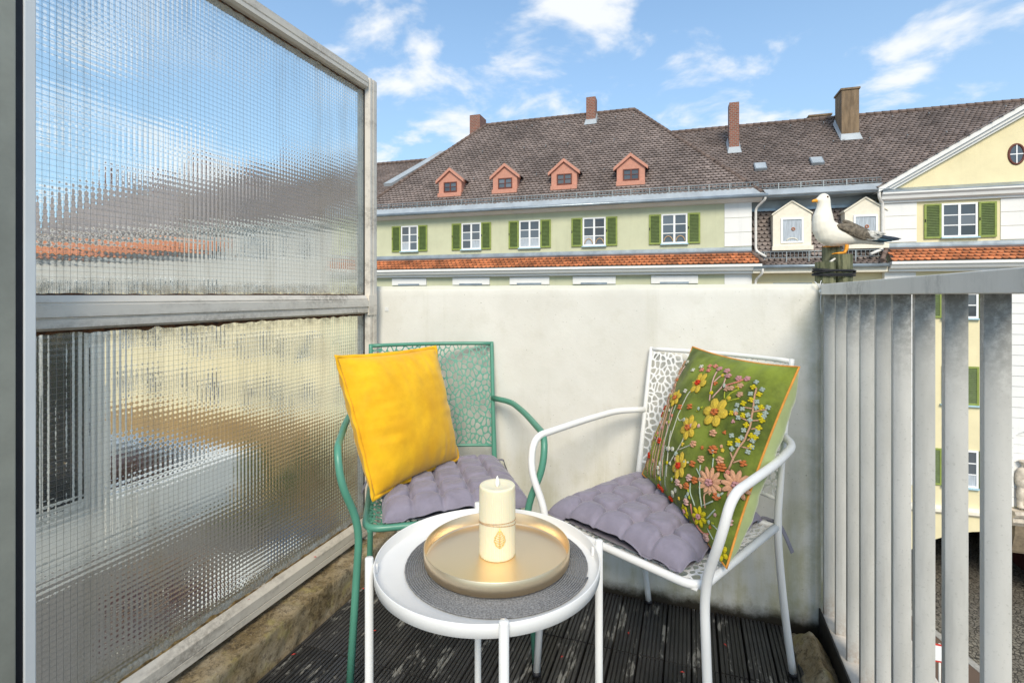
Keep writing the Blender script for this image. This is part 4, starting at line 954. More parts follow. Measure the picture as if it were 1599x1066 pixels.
pl = P2((e0,-.5,EZ), (1,0,0), (0,6.0,6.53)); sl = sqrt(6.0**2+6.53**2)
dorm = [(-12.0,1.5), (-8.75,1.5), (-5.48,1.48), (-2.06,1.5)]
tiles(pl, [(0,.42),(e1_-e0,.42),(e1_-e0-.33,.5),(-2.23-e0,sl),(-11.69-e0,sl)], .235, .212, tile_brown, roof_g, seed=1)
plr = P2((e1_,-.5,EZ), (0,1,0), (-(e1_+2.23),0,6.53)); slr = sqrt((e1_+2.23)**2+6.53**2); tiles(plr, [(0,.1),(12,.1),(6,slr)], .235, .212, tile_brown, roof_g, seed=2)
pll = P2((e0,11.5,EZ), (0,-1,0), ((-11.69-e0),0,6.53)); sll = sqrt((-11.69-e0)**2+6.53**2); tiles(pll, [(0,.1),(12,.1),(6,sll)], .235, .212, tile_brown, roof_g, seed=4)
ridge((-11.69,RIDY,RIDZ+.04), (-2.23,RIDY,RIDZ+.04), .12, roof_g); ridge((e1_-.1,-.4,EZ+.10), (-2.23,RIDY,RIDZ+.04), .10, roof_g, 'hip_tiles'); ridge((e0,-.5,EZ+.05), (-11.69,RIDY,RIDZ+.04), .10, roof_g, 'hip_tiles')
MB().add([pl.at(-.05,-.08,.03), pl.at(e1_-e0+.05,-.08,.03), pl.at(e1_-e0-.3,.50,.035), pl.at(.3,.50,.035), pl.at(-.05,-.08,-.02), pl.at(e1_-e0+.05,-.08,-.02), pl.at(e1_-e0-.3,.5,0), pl.at(.3,.5,0)], [(0,1,2,3),(7,6,5,4),(0,4,5,1),(1,5,6,2),(2,6,7,3),(3,7,4,0)]).build('eaves_flashing', zinc_pale, roof_g)
MB().tube([(e0-.1,-.60,EZ-.06),(e1_+.1,-.60,EZ-.06)], .085, 10).build('gutter', zinc, hg)
MB().tube([(e1_+.02,-.60,EZ-.065),(e1_+.02,4,EZ-.065)], .08, 8).build('gutter', zinc, hg)
a_, b_2 = pl.at(.2,.52,.06), pl.at(e1_-e0-.25,.52,.06); snow_guard(a_, b_2, .20, roof_g, 0)
hk = MB()
for (n_, row) in ((9, sl*.90), (7, sl*.62), (5, sl*.30)):
    for i in range(n_):
        aa = 6.2+i*(9.2/n_)+(row%1)*1.3; hk.tube([pl.at(aa,row,.03), pl.at(aa,row+.02,.20), pl.at(aa,row-.10,.20)], .018, 5)
hk.build('roof_hooks', guard_mat, roof_g, kind='stuff')
for i, (s, w_) in enumerate(dorm):
    d = link('dormer', None, hg); y0 = .46; hw = w_/2-.06; zb, ze, za_ = 6.74, 7.62, 8.22
    wl = MB(); wl.prism([(s-hw,zb),(s+hw,zb),(s+hw,ze),(s,za_-.12),(s-hw,ze)], 1, y0, 2.4); wl.build('dormer_wall', dormer_paint, d)
    MB().prism([(s-hw-.02,zb-.16),(s+hw+.02,zb-.16),(s+hw+.02,zb+.06),(s-hw-.02,zb+.06)], 1, y0-.14, y0+.05).build('dormer_apron', dormer_paint, d)
    for sg in (-1, 1):
        MB().prism([(s,za_),(s+sg*(hw+.16),ze-.10),(s+sg*(hw+.16),ze-.26),(s,za_-.17)][::sg], 1, y0-.12, y0+.06).build('bargeboard', dormer_paint, d)
        MB().prism([(s,za_+.05),(s+sg*(hw+.18),ze-.05),(s+sg*(hw+.18),ze-.11),(s,za_-.01)][::sg], 1, y0+.061, 2.9).build('dormer_roof', tile_brown, d)
    casement(d, s+.02, 6.86, .80, .56, y0-.012, 2, 2, brown_frame, .055, .03, sill=False)
chimney(roof_g, -12.55, 6.2, 10.6, 13.0, .72, 1.2, brick_red, False); chimney(roof_g, -4.75, 5.2, gz_(4.85), 13.0, .56, .7, brick_red, False)
wins = [(-14.29,1.08), (-10.52,1.14), (-7.22,1.14), (-3.83,1.16), (.04,1.20)]
for i, (s, w_) in enumerate(wins):
    casement(hg, s, 3.55, w_, 1.44, -.012)
    if i > 2:
        for sg in (-1, 1): MB().tube([(s+sg*.28+.20*cos(a), -.030, 3.66+.26*sin(a)) for a in [k*pi/8 for k in range(9)]], .022, 6).build('candle_arch', twine, hg)
    for sg in (-1, 1): shutter(hg, s+sg*(w_/2+.30), 3.53, .56, 1.46, -.012)
    MB().box(s-1.08, s+1.08, -.11, -.001, 1.62, 2.02).build('lintel_panel', white_wall, hg); MB().box(s-.66, s+.66, -.16, -.111, 1.60, 1.70).build('blind_box', zinc, hg)
    for fl in range(3):
        zz = .05-fl*3.25; casement(hg, s, zz, w_, 1.5, -.012)
        for sg in (-1, 1): shutter(hg, s+sg*(w_/2+.32), zz, .60, 1.5, -.012)
# skirt roof of orange tiles between the storeys
def skirt(parent, s0, s1, hipr=True, seed=5):
    MB().prism([(-.001,3.02),(-.04,3.02),(-.10,3.10),(-.10,3.16),(-.02,3.30),(-.001,3.30)], 0, s0, s1).build('flashing_band', zinc, parent)
    p = P2((s0,-.62,2.50), (1,0,0), (0,.60,.52)); L_ = sqrt(.60**2+.52**2); MB().add([p.at(0,0,-.002), p.at(s1-s0+.45,0,-.002), p.at(s1-s0,L_,-.002), p.at(0,L_,-.002)], [(0,1,2,3)]).build('skirt_base', under_roof, parent)
    tiles(p, [(0,0),(s1-s0+.42,0),(s1-s0,L_),(0,L_)], .235, .20, tile_orange, parent, 'skirt_tiles', seed=seed, lift=.05)
    MB().prism([(-.66,2.47),(-.66,2.36),(-.58,2.32),(-.50,2.20),(-.30,2.16),(-.30,2.06),(-.001,2.06),(-.001,2.47)], 0, s0, s1+.36).build('string_cornice', white_wall, parent)
skirt(hg, GS0, GS1); 
ridge((GS1+.44,-.64,2.53), (GS1+.03,-.02,3.04), .09, hg)
gutter_pipe([(3.95,-.58,5.55),(3.95,-.55,5.38),(3.62,-.12,5.05),(3.62,-.12,3.10),(4.02,-.30,2.80)], hg)

# --- link house with mansard
hl = house('link_house', 'narrow yellow link house with dark fish-scale mansard and cream dormers')
LS0, LS1 = 3.47, 8.70
MB().box(LS0, LS1, .25, 11, GZ, 2.3).build('wall', yellow_wall, hl)
pm_ = P2((LS0,.0,2.62), (1,0,0), (0,.78,2.55)); ml = sqrt(.78**2+2.55**2)
MB().hexa([(LS0,.03,2.62),(LS1,.03,2.62),(LS1,8,2.62),(LS0,8,2.62),(LS0,.80,5.1),(LS1,.80,5.1),(LS1,8,5.1),(LS0,8,5.1)]).build('mansard_core', under_roof, hl)
tiles(pm_, [(0,.0),(LS1-LS0,.0),(LS1-LS0,ml),(0,ml)], .235, .19, tile_brown, hl, 'mansard_tiles', .5, seed=6, lift=.04)
pe = P2((LS0,-.46,2.42), (1,0,0), (0,.5,.24)); tiles(pe, [(0,0),(LS1-LS0,0),(LS1-LS0,.5),(0,.5)], .235, .19, tile_brown, hl, 'eaves_tiles', .5, seed=8, lift=.04)
MB().hexa([(LS0,-.46,2.36),(LS1,-.46,2.36),(LS1,.3,2.36),(LS0,.3,2.36),(LS0,-.46,2.415),(LS1,-.46,2.415),(LS1,.05,2.66),(LS0,.05,2.66)]).build('eaves_board', under_roof, hl)
snow_guard((LS0+.1,-.18,2.72), (LS1-.1,-.18,2.72), .30, hl, 0)
MB().tube([(LS0,-.55,2.34),(LS1,-.55,2.34)], .08, 10).build('gutter', zinc, hl); MB().box(LS0, LS1, -.40, .249, 2.06, 2.30).build('cornice', cream_trim, hl)
MB().box(LS0, LS1, .76, .9, 5.05, 5.52).build('glazed_band', zinc_pale, hl); MB().box(LS0, LS1, .66, .759, 5.02, 5.14).build('band_flashing', zinc, hl)
for s, full in ((5.13, True), (8.0, False)):
    d = link('dormer', None, hl); y0 = -.02; hw = .78; zb, ze, za_ = 3.22, 4.72, 5.30
    MB().prism([(s-hw,zb),(s+hw,zb),(s+hw,ze),(s,za_),(s-hw,ze)], 1, y0, 2.0).build('dormer_wall', cream_trim, d)
    MB().prism([(s-hw-.05,zb-.13),(s+hw+.05,zb-.13),(s+hw+.05,zb+.07),(s-hw-.05,zb+.07)], 1, y0-.16, y0+.03).build('dormer_sill', cream_trim, d)
    for sg in (-1, 1):
        MB().prism([(s,za_+.06),(s+sg*(hw+.05),ze+.05),(s+sg*(hw+.05),ze-.02),(s,za_-.01)][::sg], 1, y0-.06, 2.2).build('dormer_roof', cream_trim, d)
    w2 = casement(d, s, 3.42, .92, 1.14, y0-.02, 1, 1, frame_white, .08, .03, True, sill=False)
    MB().tube([(s+.05+.06*cos(a), y0-.026, 4.05+.06*sin(a)) for a in [k*.785 for k in range(8)]], .025, 6, closed=True).build('star_ornament', tile_orange, d)
    MB().tube([(s+.22*cos(a), y0-.026, 3.52+.12*sin(a)) for a in [k*pi/8 for k in range(9)]], .022, 6).build('candle_arch', cream_trim, d)
ru = MB(); UE = 5.62; RZ2 = 10.55
ru.add([(LS0,-.35,UE),(8.70,-.35,UE),(13.75,3.57,8.92),(19.5,3.57,8.92),(19.5,5.5,RZ2),(LS0-8,5.5,RZ2),(LS0-1.2,.85,UE+1.01),(19.5,11.5,UE),(LS0-4,11.5,UE)], [(0,1,2,3,4,5,6),(5,4,7,8)]); roof_l = ru.build('roof', under_roof, hl)
pu = P2((LS0,-.35,UE), (1,0,0), (0,5.85,RZ2-UE)); ul = sqrt(5.85**2+(RZ2-UE)**2)
tiles(pu, [(0,.36),(5.35,.36),(16,ul*.96+.3),(16,ul),(-5,ul)], .235, .212, tile_brown, roof_l, seed=9)
ridge((LS0-5,5.5,RZ2+.04), (19.5,5.5,RZ2+.04), .12, roof_l)
MB().add([pu.at(-.3,-.08,.03), pu.at(5.3,-.08,.03), pu.at(5.3,.42,.035), pu.at(-.3,.42,.035), pu.at(-.3,-.08,-.04), pu.at(5.3,-.08,-.04), pu.at(5.3,.42,-.02), pu.at(-.3,.42,-.02)], [(0,1,2,3),(7,6,5,4),(0,4,5,1),(1,5,6,2),(2,6,7,3),(3,7,4,0)]).build('eaves_flashing', zinc_pale, roof_l)
snow_guard(pu.at(-.2,.45,.06), pu.at(5.1,.45,.06), .20, roof_l, 0)
MB().box(LS0, LS1, -.33, .9, 5.50, 5.60).build('soffit', zinc_pale, hl)
chimney(roof_l, 3.05, 3.55, lz_(3.2)+.03, 11.2, .48, .70, brick_red, False); chimney(roof_l, 8.45, 4.1, lz_(3.55)+.03, 11.35, .76, 1.1, brick_brown); chimney(roof_l, 8.0, 7.6, 9.4, 11.3, 1.1, .8, brick_brown)
for s, bb in ((4.05, 2.55), (6.52, 2.72)):
    o = link('skylight', None, roof_l); c = lambda x, y, h: pu.at(s-LS0+x, bb+y, h); q = .27
    MB().hexa([c(-q,-.32,0),c(q,-.32,0),c(q,.32,0),c(-q,.32,0),c(-q,-.32,.16),c(q,-.32,.16),c(q,.32,.16),c(-q,.32,.16)]).build('skylight_frame', zinc, o)
    MB().hexa([c(-q+.04,-.28,.161),c(q-.04,-.28,.161),c(q-.04,.28,.161),c(-q+.04,.28,.161),c(-q+.04,-.28,.18),c(q-.04,-.28,.18),c(q-.04,.28,.18),c(-q+.04,.28,.18)]).build('pane', zinc_pale, o)
hk = MB()
for (n_, row) in ((9, ul*.90), (7, ul*.6)):
    for i in range(n_): aa = 1+i*1.55; hk.tube([pu.at(aa,row,.03), pu.at(aa,row+.02,.20), pu.at(aa,row-.10,.20)], .018, 5)
hk.build('roof_hooks', guard_mat, roof_l, kind='stuff')
gutter_pipe([(3.85,-.52,2.30),(3.85,-.50,2.05),(3.62,-.05,1.75),(3.62,-.05,GZ+.2)], hl)
gutter_pipe([(8.42,-.3,5.52),(8.42,-.3,5.28),(8.62,-.10,5.0),(8.62,-.10,3.05),(8.10,-.30,2.82)], hl, .065)
MB().box(4.4, 6.0, .23, .26, 1.30, 1.62).build('lintel', zinc, hl)
for fl in range(4): casement(hl, 5.2, -.2-fl*2.9, 1.2, 1.45, .235)

# --- yellow gabled house with the passage
hy = house('yellow_house', 'yellow house with white pediment, oval window and street passage below')
YS0, YS1, AX = 8.72, 18.9, 13.75
AR0, AR1, ATOP = 9.55, 15.9, -8.65
wy = MB(); wy.box(YS0, YS1, 0, 11, -7.6, 5.45)
wy.box(YS0, AR0, 0, 11, GZ, -7.6); wy.box(AR1, YS1, 0, 11, GZ, -7.6)
na = 14; arc_ = [(AR0+(AR1-AR0)*i/na, ATOP-1.25*(2*i/na-1)**2) for i in range(na+1)]
for i in range(na): (xa, za), (xb, zb2) = arc_[i], arc_[i+1]; wy.hexa([(xa,0,za),(xb,0,zb2),(xb,9,zb2),(xa,9,za),(xa,0,-7.6),(xb,0,-7.6),(xb,9,-7.6),(xa,9,-7.6)])
wy.build('wall', yellow_wall, hy)
MB().box(AR0, AR1, 9.01, 9.2, GZ, -8).build('passage_dark_end', gasket, hy)  # black sheet closing the passage; its colour stands in for the deep shade
for x0, x1 in ((AR0, AR0+.05), (AR1-.05, AR1)): MB().box(x0, x1, .3, 9, GZ, -9.95).build('passage_wall', passage_red, hy)
MB().add([(YS0-.05,-.03,5.6),(YS1+.05,-.03,5.6),(AX,-.03,8.75),(YS0-.05,.3,5.6),(YS1+.05,.3,5.6),(AX,.3,8.75)], [(0,1,2),(5,4,3),(0,3,4,1),(1,4,5,2),(2,5,3,0)]).build('gable', yellow_wall, hy)
def rake(x0, z0, x1, z1, h, y0, y1, name, mat):
    MB().hexa([(x0,y0,z0-h),(x1,y0,z1-h),(x1,y1,z1-h),(x0,y1,z0-h),(x0,y0,z0),(x1,y0,z1),(x1,y1,z1),(x0,y1,z0)]).build(name, mat, hy)
for sg, x0 in ((1, YS0-.35), (-1, YS1+.35)):
    rake(x0, 5.66, AX, 8.93, .20, -.42, .3, 'raking_cornice', white_wall); rake(x0+sg*.25, 5.64, AX, 8.73, .16, -.30, .3, 'raking_moulding', white_wall); rake(x0+sg*.5, 5.62, AX, 8.57, .12, -.18, .3, 'raking_fillet', white_wall)
    rake(x0-sg*.05, 5.69, AX, 8.99, .05, -.46, 4.4, 'verge_tiles', tile_brown)
MB().prism([(-.001,5.44),(-.44,5.44),(-.44,5.36),(-.34,5.28),(-.30,5.16),(-.12,5.10),(-.12,5.02),(-.001,5.02)], 0, YS0-.2, YS1+.2).build('pediment_cornice', white_wall, hy)
MB().hexa([(YS0-.2,-.46,5.441),(YS1+.2,-.46,5.441),(YS1+.2,-.035,5.445),(YS0-.2,-.035,5.445),(YS0-.2,-.46,5.47),(YS1+.2,-.46,5.47),(YS1+.2,-.035,5.66),(YS0-.2,-.035,5.66)]).build('cornice_flashing', zinc, hy)
oc = link('oval_window', None, hy); ring_ = [(13.27+.25*cos(2*pi*k/32), -.04, 6.77+.40*sin(2*pi*k/32)) for k in range(32)]
MB().tube(ring_, .045, 8, closed=True).build('oval_frame', brown_frame, oc); MB().prism([(13.27+.24*cos(2*pi*k/32), 6.77+.39*sin(2*pi*k/32)) for k in range(32)], 1, -.045, -.031).build('pane', pane_mat, oc)
MB().box(13.25, 13.29, -.07, -.046, 6.39, 7.15).build('glazing_bar', frame_white, oc); MB().box(13.04, 13.249, -.07, -.046, 6.75, 6.79).build('glazing_bar', frame_white, oc); MB().box(13.291, 13.50, -.07, -.046, 6.75, 6.79).build('glazing_bar', frame_white, oc)
for (x0, x1) in ((YS0-.012, 9.88), (12.76, 14.2)):
    for k in range(3): MB().box(x0, x1, -.035, .3, 3.33+.565*k, 3.33+.565*(k+1)-.018).build('quoin_panel', white_wall, hy)
for k in range(13): MB().box(YS0-.012, 9.85, -.035, .3, 2.04-.70*(k+1)+.02, 2.04-.70*k).build('quoin_panel', white_wall, hy)
skirt(hy, YS0+.05, YS1, seed=15)
ridge((YS0-.30,-.64,2.53), (YS0+.05,-.02,3.04), .09, hy)
casement(hy, 11.375, 3.48, 1.24, 1.42, -.012)
for sg in (-1, 1): shutter(hy, 11.38+sg*(.62+.32), 3.44, .60, 1.46, -.012)
for fl, (zb, closed) in enumerate(((.10, False), (-3.50, True), (-6.92, False))):
    for s in (11.40, 16.6):
        if closed:
            for sg in (-1, 1): shutter(hy, s+sg*.32, zb, .62, 1.6, -.012)
            MB().box(s-.7, s+.7, -.14, -.001, zb-.06, zb-.002).build('sill', sill_blue, hy)
        else:
            casement(hy, s, zb, 1.24, 1.54, -.012)
            for sg in (-1, 1): shutter(hy, s+sg*.94, zb, .60, 1.54, -.012)
bay = link('white_bay', None, hy)
for k in range(15): MB().box(13.02, 15.6, -.16, -.001, -4.3+.42*k, -4.3+.42*(k+1)-.016).build('wall_panel', white_wall, bay)
for k in range(8): MB().box(13.02, 13.12, -.16, -.001, -7.5+.4*k, -7.5+.4*(k+1)-.012).build('wall_panel', white_wall, bay); MB().box(15.3, 15.6, -.16, -.001, -7.5+.4*k, -7.5+.4*(k+1)-.012).build('wall_panel', white_wall, bay)
for k in range(9): MB().box(13.12, 15.3, -.05, -.001, -7.5+.36*k, -7.5+.36*(k+1)-.012).build('niche_panel', white_wall, bay)
n_ = 12; MB().add([(13.12+1.09*(1-cos(pi*i/n_)), yy_, -4.75+.45*sin(pi*i/n_)) for yy_ in (-.158, -.05) for i in range(n_+1)]+[(13.12+1.09*(1-cos(pi*i/n_)), -.158, -4.3) for i in range(n_+1)], [(i, i+1, n_+2+i, n_+1+i) for i in range(n_)]+[(2*(n_+1)+i, 2*(n_+1)+i+1, i+1, i) for i in range(n_)]).build('niche_arch', white_wall, bay)
def figure(cx, zf, seed, fl=1):
    r = random.Random(seed); return [((cx+.05*fl,-.22,zf+1.72),(.13,.14,.16)), ((cx,-.20,zf+1.82),(.17,.15,.07)), ((cx,-.18,zf+1.30),(.24,.18,.30)), ((cx-.02,-.18,zf+.95),(.22,.20,.26)), ((cx+.18*fl,-.24,zf+1.22),(.10,.12,.26)), ((cx+.32*fl,-.26,zf+1.05),(.17,.09,.09)), ((cx-.20*fl,-.20,zf+1.10),(.10,.12,.28)), ((cx+.10,-.26,zf+.55),(.12,.15,.34)), ((cx-.12,-.22,zf+.50),(.12,.15,.36)), ((cx+.11,-.28,zf+.16),(.10,.12,.26)), ((cx-.13,-.22,zf+.14),(.10,.12,.24)), ((cx+.12,-.34,zf+.02),(.11,.17,.07)), ((cx-.14,-.30,zf+.02),(.11,.17,.07)), ((cx+.36*fl,-.18,zf+.45),(.14,.16,.30)), ((cx+.36*fl,-.2,zf+.1),(.2,.2,.12))]
fb = figure(13.42, -7.44, 1, 1)+figure(14.45, -7.44, 2, -1)
blob('relief_sculpture', fb, .035, stone_mat, hy, 3)
MB().prism([(-.001,-7.56),(-.55,-7.56),(-.62,-7.66),(-.55,-7.78),(-.45,-7.84),(-.45,-8.02),(-.30,-8.20),(-.001,-8.20)], 0, 12.95, 15.7).build('stone_ledge', stone_mat, hy)
MB().prism([(-.001,-7.75),(-.12,-7.75),(-.20,-7.88),(-.20,-8.0),(-.05,-8.12),(-.001,-8.12)], 0, YS0, 12.94).build('string_course', cream_trim, hy)
MB().prism([(-.001,-8.21),(-.30,-8.21),(-.26,-8.6),(-.05,-9.3),(-.001,-9.4)], 0, 13.1, 13.6).build('stone_bracket', passage_wall, hy)
gp_ = MB(); 
prY = P2((YS0-.4,.0,5.62), (0,1,0), (AX-YS0+.4,0,3.32)); ly = sqrt((AX-YS0+.4)**2+3.32**2)
MB().add([(YS0-.4,-.40,5.64),(AX,-.40,8.92),(AX,4.2,8.92),(YS0-.4,-.3,5.62),(YS1+.4,-.40,5.64),(YS1+.4,-.3,5.62)], [(0,3,2,1),(4,1,2,5)]).build('gable_roof', under_roof, hy)
tiles(P2((YS0-.4,4.6,5.64), (0,-1,0), (AX-YS0+.4,0,3.28)), [(4.4,0),(5.0,0),(5.0,ly),(.3,ly)], .235, .212, tile_brown, hy, seed=21)
tiles(P2((LS0,-.35,UE), (1,0,0), (0,5.85,RZ2-UE)), [(AX-LS0-.5,ul*.62),(19.5-LS0,.3),(19.5-LS0,ul),(AX-LS0-.5,ul)], .235, .212, tile_brown, hy, seed=22)

# --- cream house farther left, seen through the ribbed glass
hc = house('cream_house', 'long cream house with brown roof seen blurred through the glass screen')
CS0, CS1 = -52, -17.5
MB().box(CS0, CS1, .2, 11, -6.6, 1.2).build('wall', cream_wall, hc); MB().box(CS0, CS1, .2, 11, 1.2, 5.3).build('upper_wall', render_mat('grey_white_render', (.50,.48,.45)), hc); MB().box(CS0, CS1, .08, 11, GZ, -6.6).build('base_storey', M('ochre_base_render', (.36,.235,.11), .9, var=.25, scale=.6, kind='World'), hc)
rc = MB(); rc.add([(CS0-.4,-.3,5.5),(CS1+.2,-.3,5.5),(CS1+5.2,5.5,10.2),(CS0+3,5.5,10.2),(CS0-.4,11.5,5.5),(CS1+2,11.5,5.5)], [(0,1,2,3),(3,2,5,4),(0,3,4)]); roof_c = rc.build('roof', tile_brown, hc)
pc = P2((-30,-.3,5.5), (1,0,0), (0,5.8,4.7)); lc = sqrt(5.8**2+4.7**2)
tiles(pc, [(0,.1),(12.6,.1),(17.2,lc),(0,lc)], .235, .212, tile_brown, roof_c, seed=31); ridge((-34,5.5,10.25), (CS1+5,5.5,10.25), .12, roof_c)
MB().add([(-17.6,2.6,8.15),(-17.0,2.6,8.15),(-14.4,5.4,10.75),(-15.0,5.4,10.75),(-17.6,2.75,7.9),(-17.0,2.75,7.9),(-14.4,5.6,10.5),(-15.0,5.6,10.5)], [(0,1,2,3),(7,6,5,4),(0,4,5,1),(1,5,6,2),(2,6,7,3),(3,7,4,0)]).build('valley_flashing', zinc_pale, roof_c)
chimney(roof_c, -14.1, 6.4, 9.7, 11.0, 1.3, .8, brick_brown, False)
for s in (-24, -33, -43): chimney(roof_c, s, 5.2, 9.6, 11.4, .8, .8, brick_red, False)
MB().prism([(.199,4.75),(-.40,4.1),(-.44,3.95),(.199,3.95)], 0, CS0, -29.5).build('skirt_roof', tile_orange, hc); MB().prism([(.199,5.3),(-.2,5.3),(-.3,5.5),(.199,5.5)], 0, CS0, CS1).build('cornice', white_wall, hc)
for k in range(9):
    for fl in range(5):
        s = -20.2-3.5*k; zz = 3.3-3.1*fl
        if fl or s > -29: casement(hc, s, zz if s > -29 else zz+.4, 1.35, 1.6, .180, 2, 1, sill=False)

# --- white wing of our own house, next door behind the glass
nb = thing('neighbour_balcony', 'white neighbouring balcony and window bay behind the glass screen', 'balcony', (0, 0, 0))
MB().box(-3.6, -2.44, -1.5, 1.60, -.05, 1.00).build('bay_wall', white_wall, nb)
for (ya_, yb_) in ((.70, .95), (1.0, 1.23), (1.27, 1.44)):
    MB().box(-2.4395, -2.41, ya_, yb_, .18, .97).build('window_frame', frame_white, nb); MB().box(-2.4095, -2.40, ya_+.025, yb_-.025, .21, .94).build('pane', pane_mat, nb)
MB().box(-2.56, -2.43, 1.601, 2.30, -.05, .16, c=.01).build('parapet', white_wall, nb); MB().box(-3.6, -2.561, 2.18, 2.30, -.05, .16, c=.01).build('parapet', white_wall, nb)
MB().box(-3.6, -2.45, -1.5, 2.28, -.13, -.051).build('balcony_slab', white_wall, nb)
pb_ = MB().box(-3.3, -2.9, 1.7, 2.1, -.05, .12).build('planter', brown_frame, nb)

# ---------------------------------------------------------------- street
MB().add([(-400,-400,GZ-.02),(400,-400,GZ-.02),(400,600,GZ-.02),(-400,600,GZ-.02)], [(0,1,2,3)]).build('ground', asphalt, kind='structure')
def R2(s, y): q = Matrix.Rotation(BR_, 3, 'Z') @ Vector((s, y, 0)); return BO.x+q.x, BO.y+q.y
rd = [R2(9.0,-26), R2(19,-26), R2(15.8,9), R2(9.6,9)]
MB().add([(x, y, GZ+.004) for x, y in rd], [(0,1,2,3)]).build('road', cobble, kind='structure')
sw = [R2(5.4,-.4), R2(9.1,-.4), R2(12.6,-13), R2(8.5,-13)]
pv = MB().add([(x, y, z) for z in (GZ-.01, GZ+.13) for x, y in sw], [(4,5,6,7),(0,1,5,4),(1,2,6,5),(2,3,7,6),(3,0,4,7)]).build('pavement', red_paving, kind='structure')
ka, kb = Vector((*R2(9.16,-.4), 0)), Vector((*R2(12.66,-13), 0)); nk = 13
for i in range(nk):
    p, q = ka+(kb-ka)*(i/nk), ka+(kb-ka)*((i+.97)/nk); d = (q-p).normalized(); s_ = Vector((-d.y, d.x, 0))*-.28*-1
    MB().hexa([(*p.xy, GZ),(*(p-s_).xy, GZ),(*(q-s_).xy, GZ),(*q.xy, GZ),(*p.xy, GZ+.15),(*(p-s_).xy, GZ+.15),(*(q-s_).xy, GZ+.15),(*q.xy, GZ+.15)]).build('kerb_stone', kerb_mat, pv)
sg_x, sg_y = R2(7.75, -7.2); sg_ = thing('street_sign', 'small red-bordered white sign on a post beside the red pavement', 'sign', (sg_x, sg_y, GZ+.13))
MB().tube([(0,.03,0),(0,.03,2.3)], .03, 10).build('post', galv, sg_); MB().box(-.22, .22, -.01, .01, 1.75, 2.3).build('border', M('sign_red', (.55,.04,.025), .5), sg_); MB().box(-.17, .17, -.014, -.0101, 1.80, 2.25).build('plate', frame_white, sg_)

# parked cars, far below, seen through the ribbed glass
def car(label, loc, rz, paint, van=False):
    c = thing('parked_car', label, 'car', loc, rz, 'cars parked below'); b = MB(); H = 1.95 if van else 1.45
    prof = [(-2.1,.35),(-2.15,.8),(-2.0,.95),(-1.85,H-.1),(-1.6,H),(.9,H),(1.55,1.0),(2.1,.85),(2.2,.5),(2.1,.32)] if van else [(-2.1,.35),(-2.15,.85),(-1.75,.95),(-1.15,1.38),(-.8,H),(.3,H),(.6,1.38),(1.15,.92),(2.0,.75),(2.12,.5),(2.05,.32)]
    b.prism(prof, 1, -.85, .85); b.build('body', paint, c)
    for sy in (-1, 1):
        y = sy*.852; MB().prism([(-1.15,.95),(-.85,H-.14),(.25,H-.14),(.85,.95)], 1, y-.01, y+.01).build('side_window', pane_mat, c)
        for x in (-1.3, 1.3):
            wv = link('wheel', None, c); MB().prism([(x+.32*cos(k*pi/9), .32+.32*sin(k*pi/9)) for k in range(18)], 1, sy*.68, sy*.87).build('tyre', rubber, wv); MB().prism([(x+.19*cos(k*pi/9), .32+.19*sin(k*pi/9)) for k in range(18)], 1, sy*.871, sy*.88).build('rim', galv, wv)
        MB().box(2.05, 2.16, sy*.6-.16, sy*.6+.16, .58, .72).build('headlight', frame_white, c)
    MB().add([(.62,-.7,H-.10),(.62,.7,H-.10),(1.12,.75,.96),(1.12,-.75,.96)], [(0,1,2,3)]).build('windscreen', pane_mat, c)
cp = lambda n, col: M(n, col, .25, var=.02, coat=1.0)
car('white van parked below, blurred behind the glass screen', (-15.6, 16.4, GZ), radians(20), cp('car_white', (.75,.75,.75)), True); car('blue car parked below, blurred behind the glass screen', (-16.2, 20.2, GZ), radians(16), cp('car_blue', (.03,.09,.22)))
car('dark red car parked below, blurred behind the glass screen', (-19.5, 15.6, GZ), radians(24), cp('car_maroon', (.05,.012,.02))); car('silver car parked below, blurred behind the glass screen', (-12.6, 19.0, GZ), radians(12), cp('car_silver', (.42,.43,.44)))
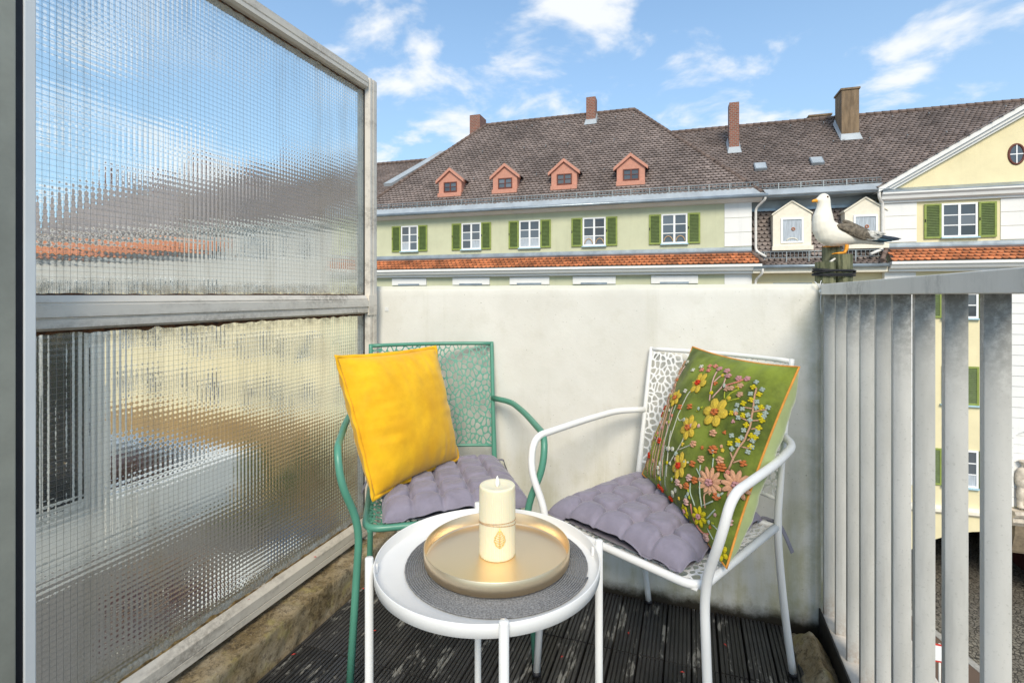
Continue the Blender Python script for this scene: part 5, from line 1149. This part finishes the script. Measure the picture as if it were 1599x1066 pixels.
def tree(label, loc, h, rad, mat, seed):
    r = random.Random(seed); t = thing('street_tree', label, 'tree', loc, 0, 'street trees'); b = MB(); b.tube([(0,0,0),(.05,.03,h*.3),(0,.1,h*.62)], [.17,.13,.06], 8)
    for k in range(6): a = k*1.05; b.tube([(0,.03,h*(.3+.04*k)),(rad*.5*cos(a),rad*.5*sin(a),h*(.55+.04*k))], [.07,.02], 6)
    b.build('trunk', bark, t); l = MB()
    cl = [Vector((r.gauss(0,.5)*rad, r.gauss(0,.5)*rad, h*.62+r.gauss(0,.22)*h*.9)) for _ in range(26)]
    for c in cl:
        for _ in range(70):
            p = c+Vector((r.gauss(0,1), r.gauss(0,1), r.gauss(0,.8)))*rad*.22; u = Vector((r.uniform(-1,1), r.uniform(-1,1), r.uniform(-1,1))).normalized(); v = u.orthogonal().normalized(); s = .11
            l.add([p-u*s, p+v*s*.6, p+u*s, p-v*s*.6], [(0,1,2,3)])
    l.build('crown', mat, t, kind='stuff')
tree('green leafy tree below, blurred behind the glass screen', (-10.6, 23.2, GZ), 5.2, 2.1, leaf_green, 1); tree('bronze-leaved tree below, left of the green one behind the glass', (-16.6, 24.0, GZ), 6.4, 2.4, leaf_rust, 2); tree('dark green bushy tree below, farthest left behind the glass', (-21.5, 23.0, GZ), 5.4, 2.2, leaf_green, 3)

# ---------------------------------------------------------------- fallen petals
petal_red = M('fallen_petal', (.55,.05,.035), .7, var=.3)
pme = MB().add([(-.006,0,.0005),(0,-.003,.0022),(.007,0,.0012),(0,.003,.0022)], [(0,1,2,3)]).mesh('fallen_petal', petal_red)
rp = random.Random(12)
for (x, y, z) in [(-1.10,1.55,.004),(-.93,1.37,.002),(-1.09,1.20,.004),(-.99,1.05,.002),(-.02,1.50,.002),(.10,1.66,.002),(.13,1.45,.002),(-.18,1.62,.002),(-.35,1.45,.002),(.2,1.5,.002),(-1.20,1.42,.1625),(-1.21,1.15,.168)]:
    link('fallen_petal', pme, None, (x, y, z+.0008), (0, 0, rp.uniform(0, 6)), label='tiny red petal fallen on the glass screen bottom rail' if z > .1 else ('tiny red petal fallen on the dark deck left of the table' if x < -.6 else 'tiny red petal fallen on the dark deck under or beside the white chair'), category='petal', group='red petals on the rail' if z > .1 else ('red petals left of the table' if x < -.6 else 'red petals by the white chair'))
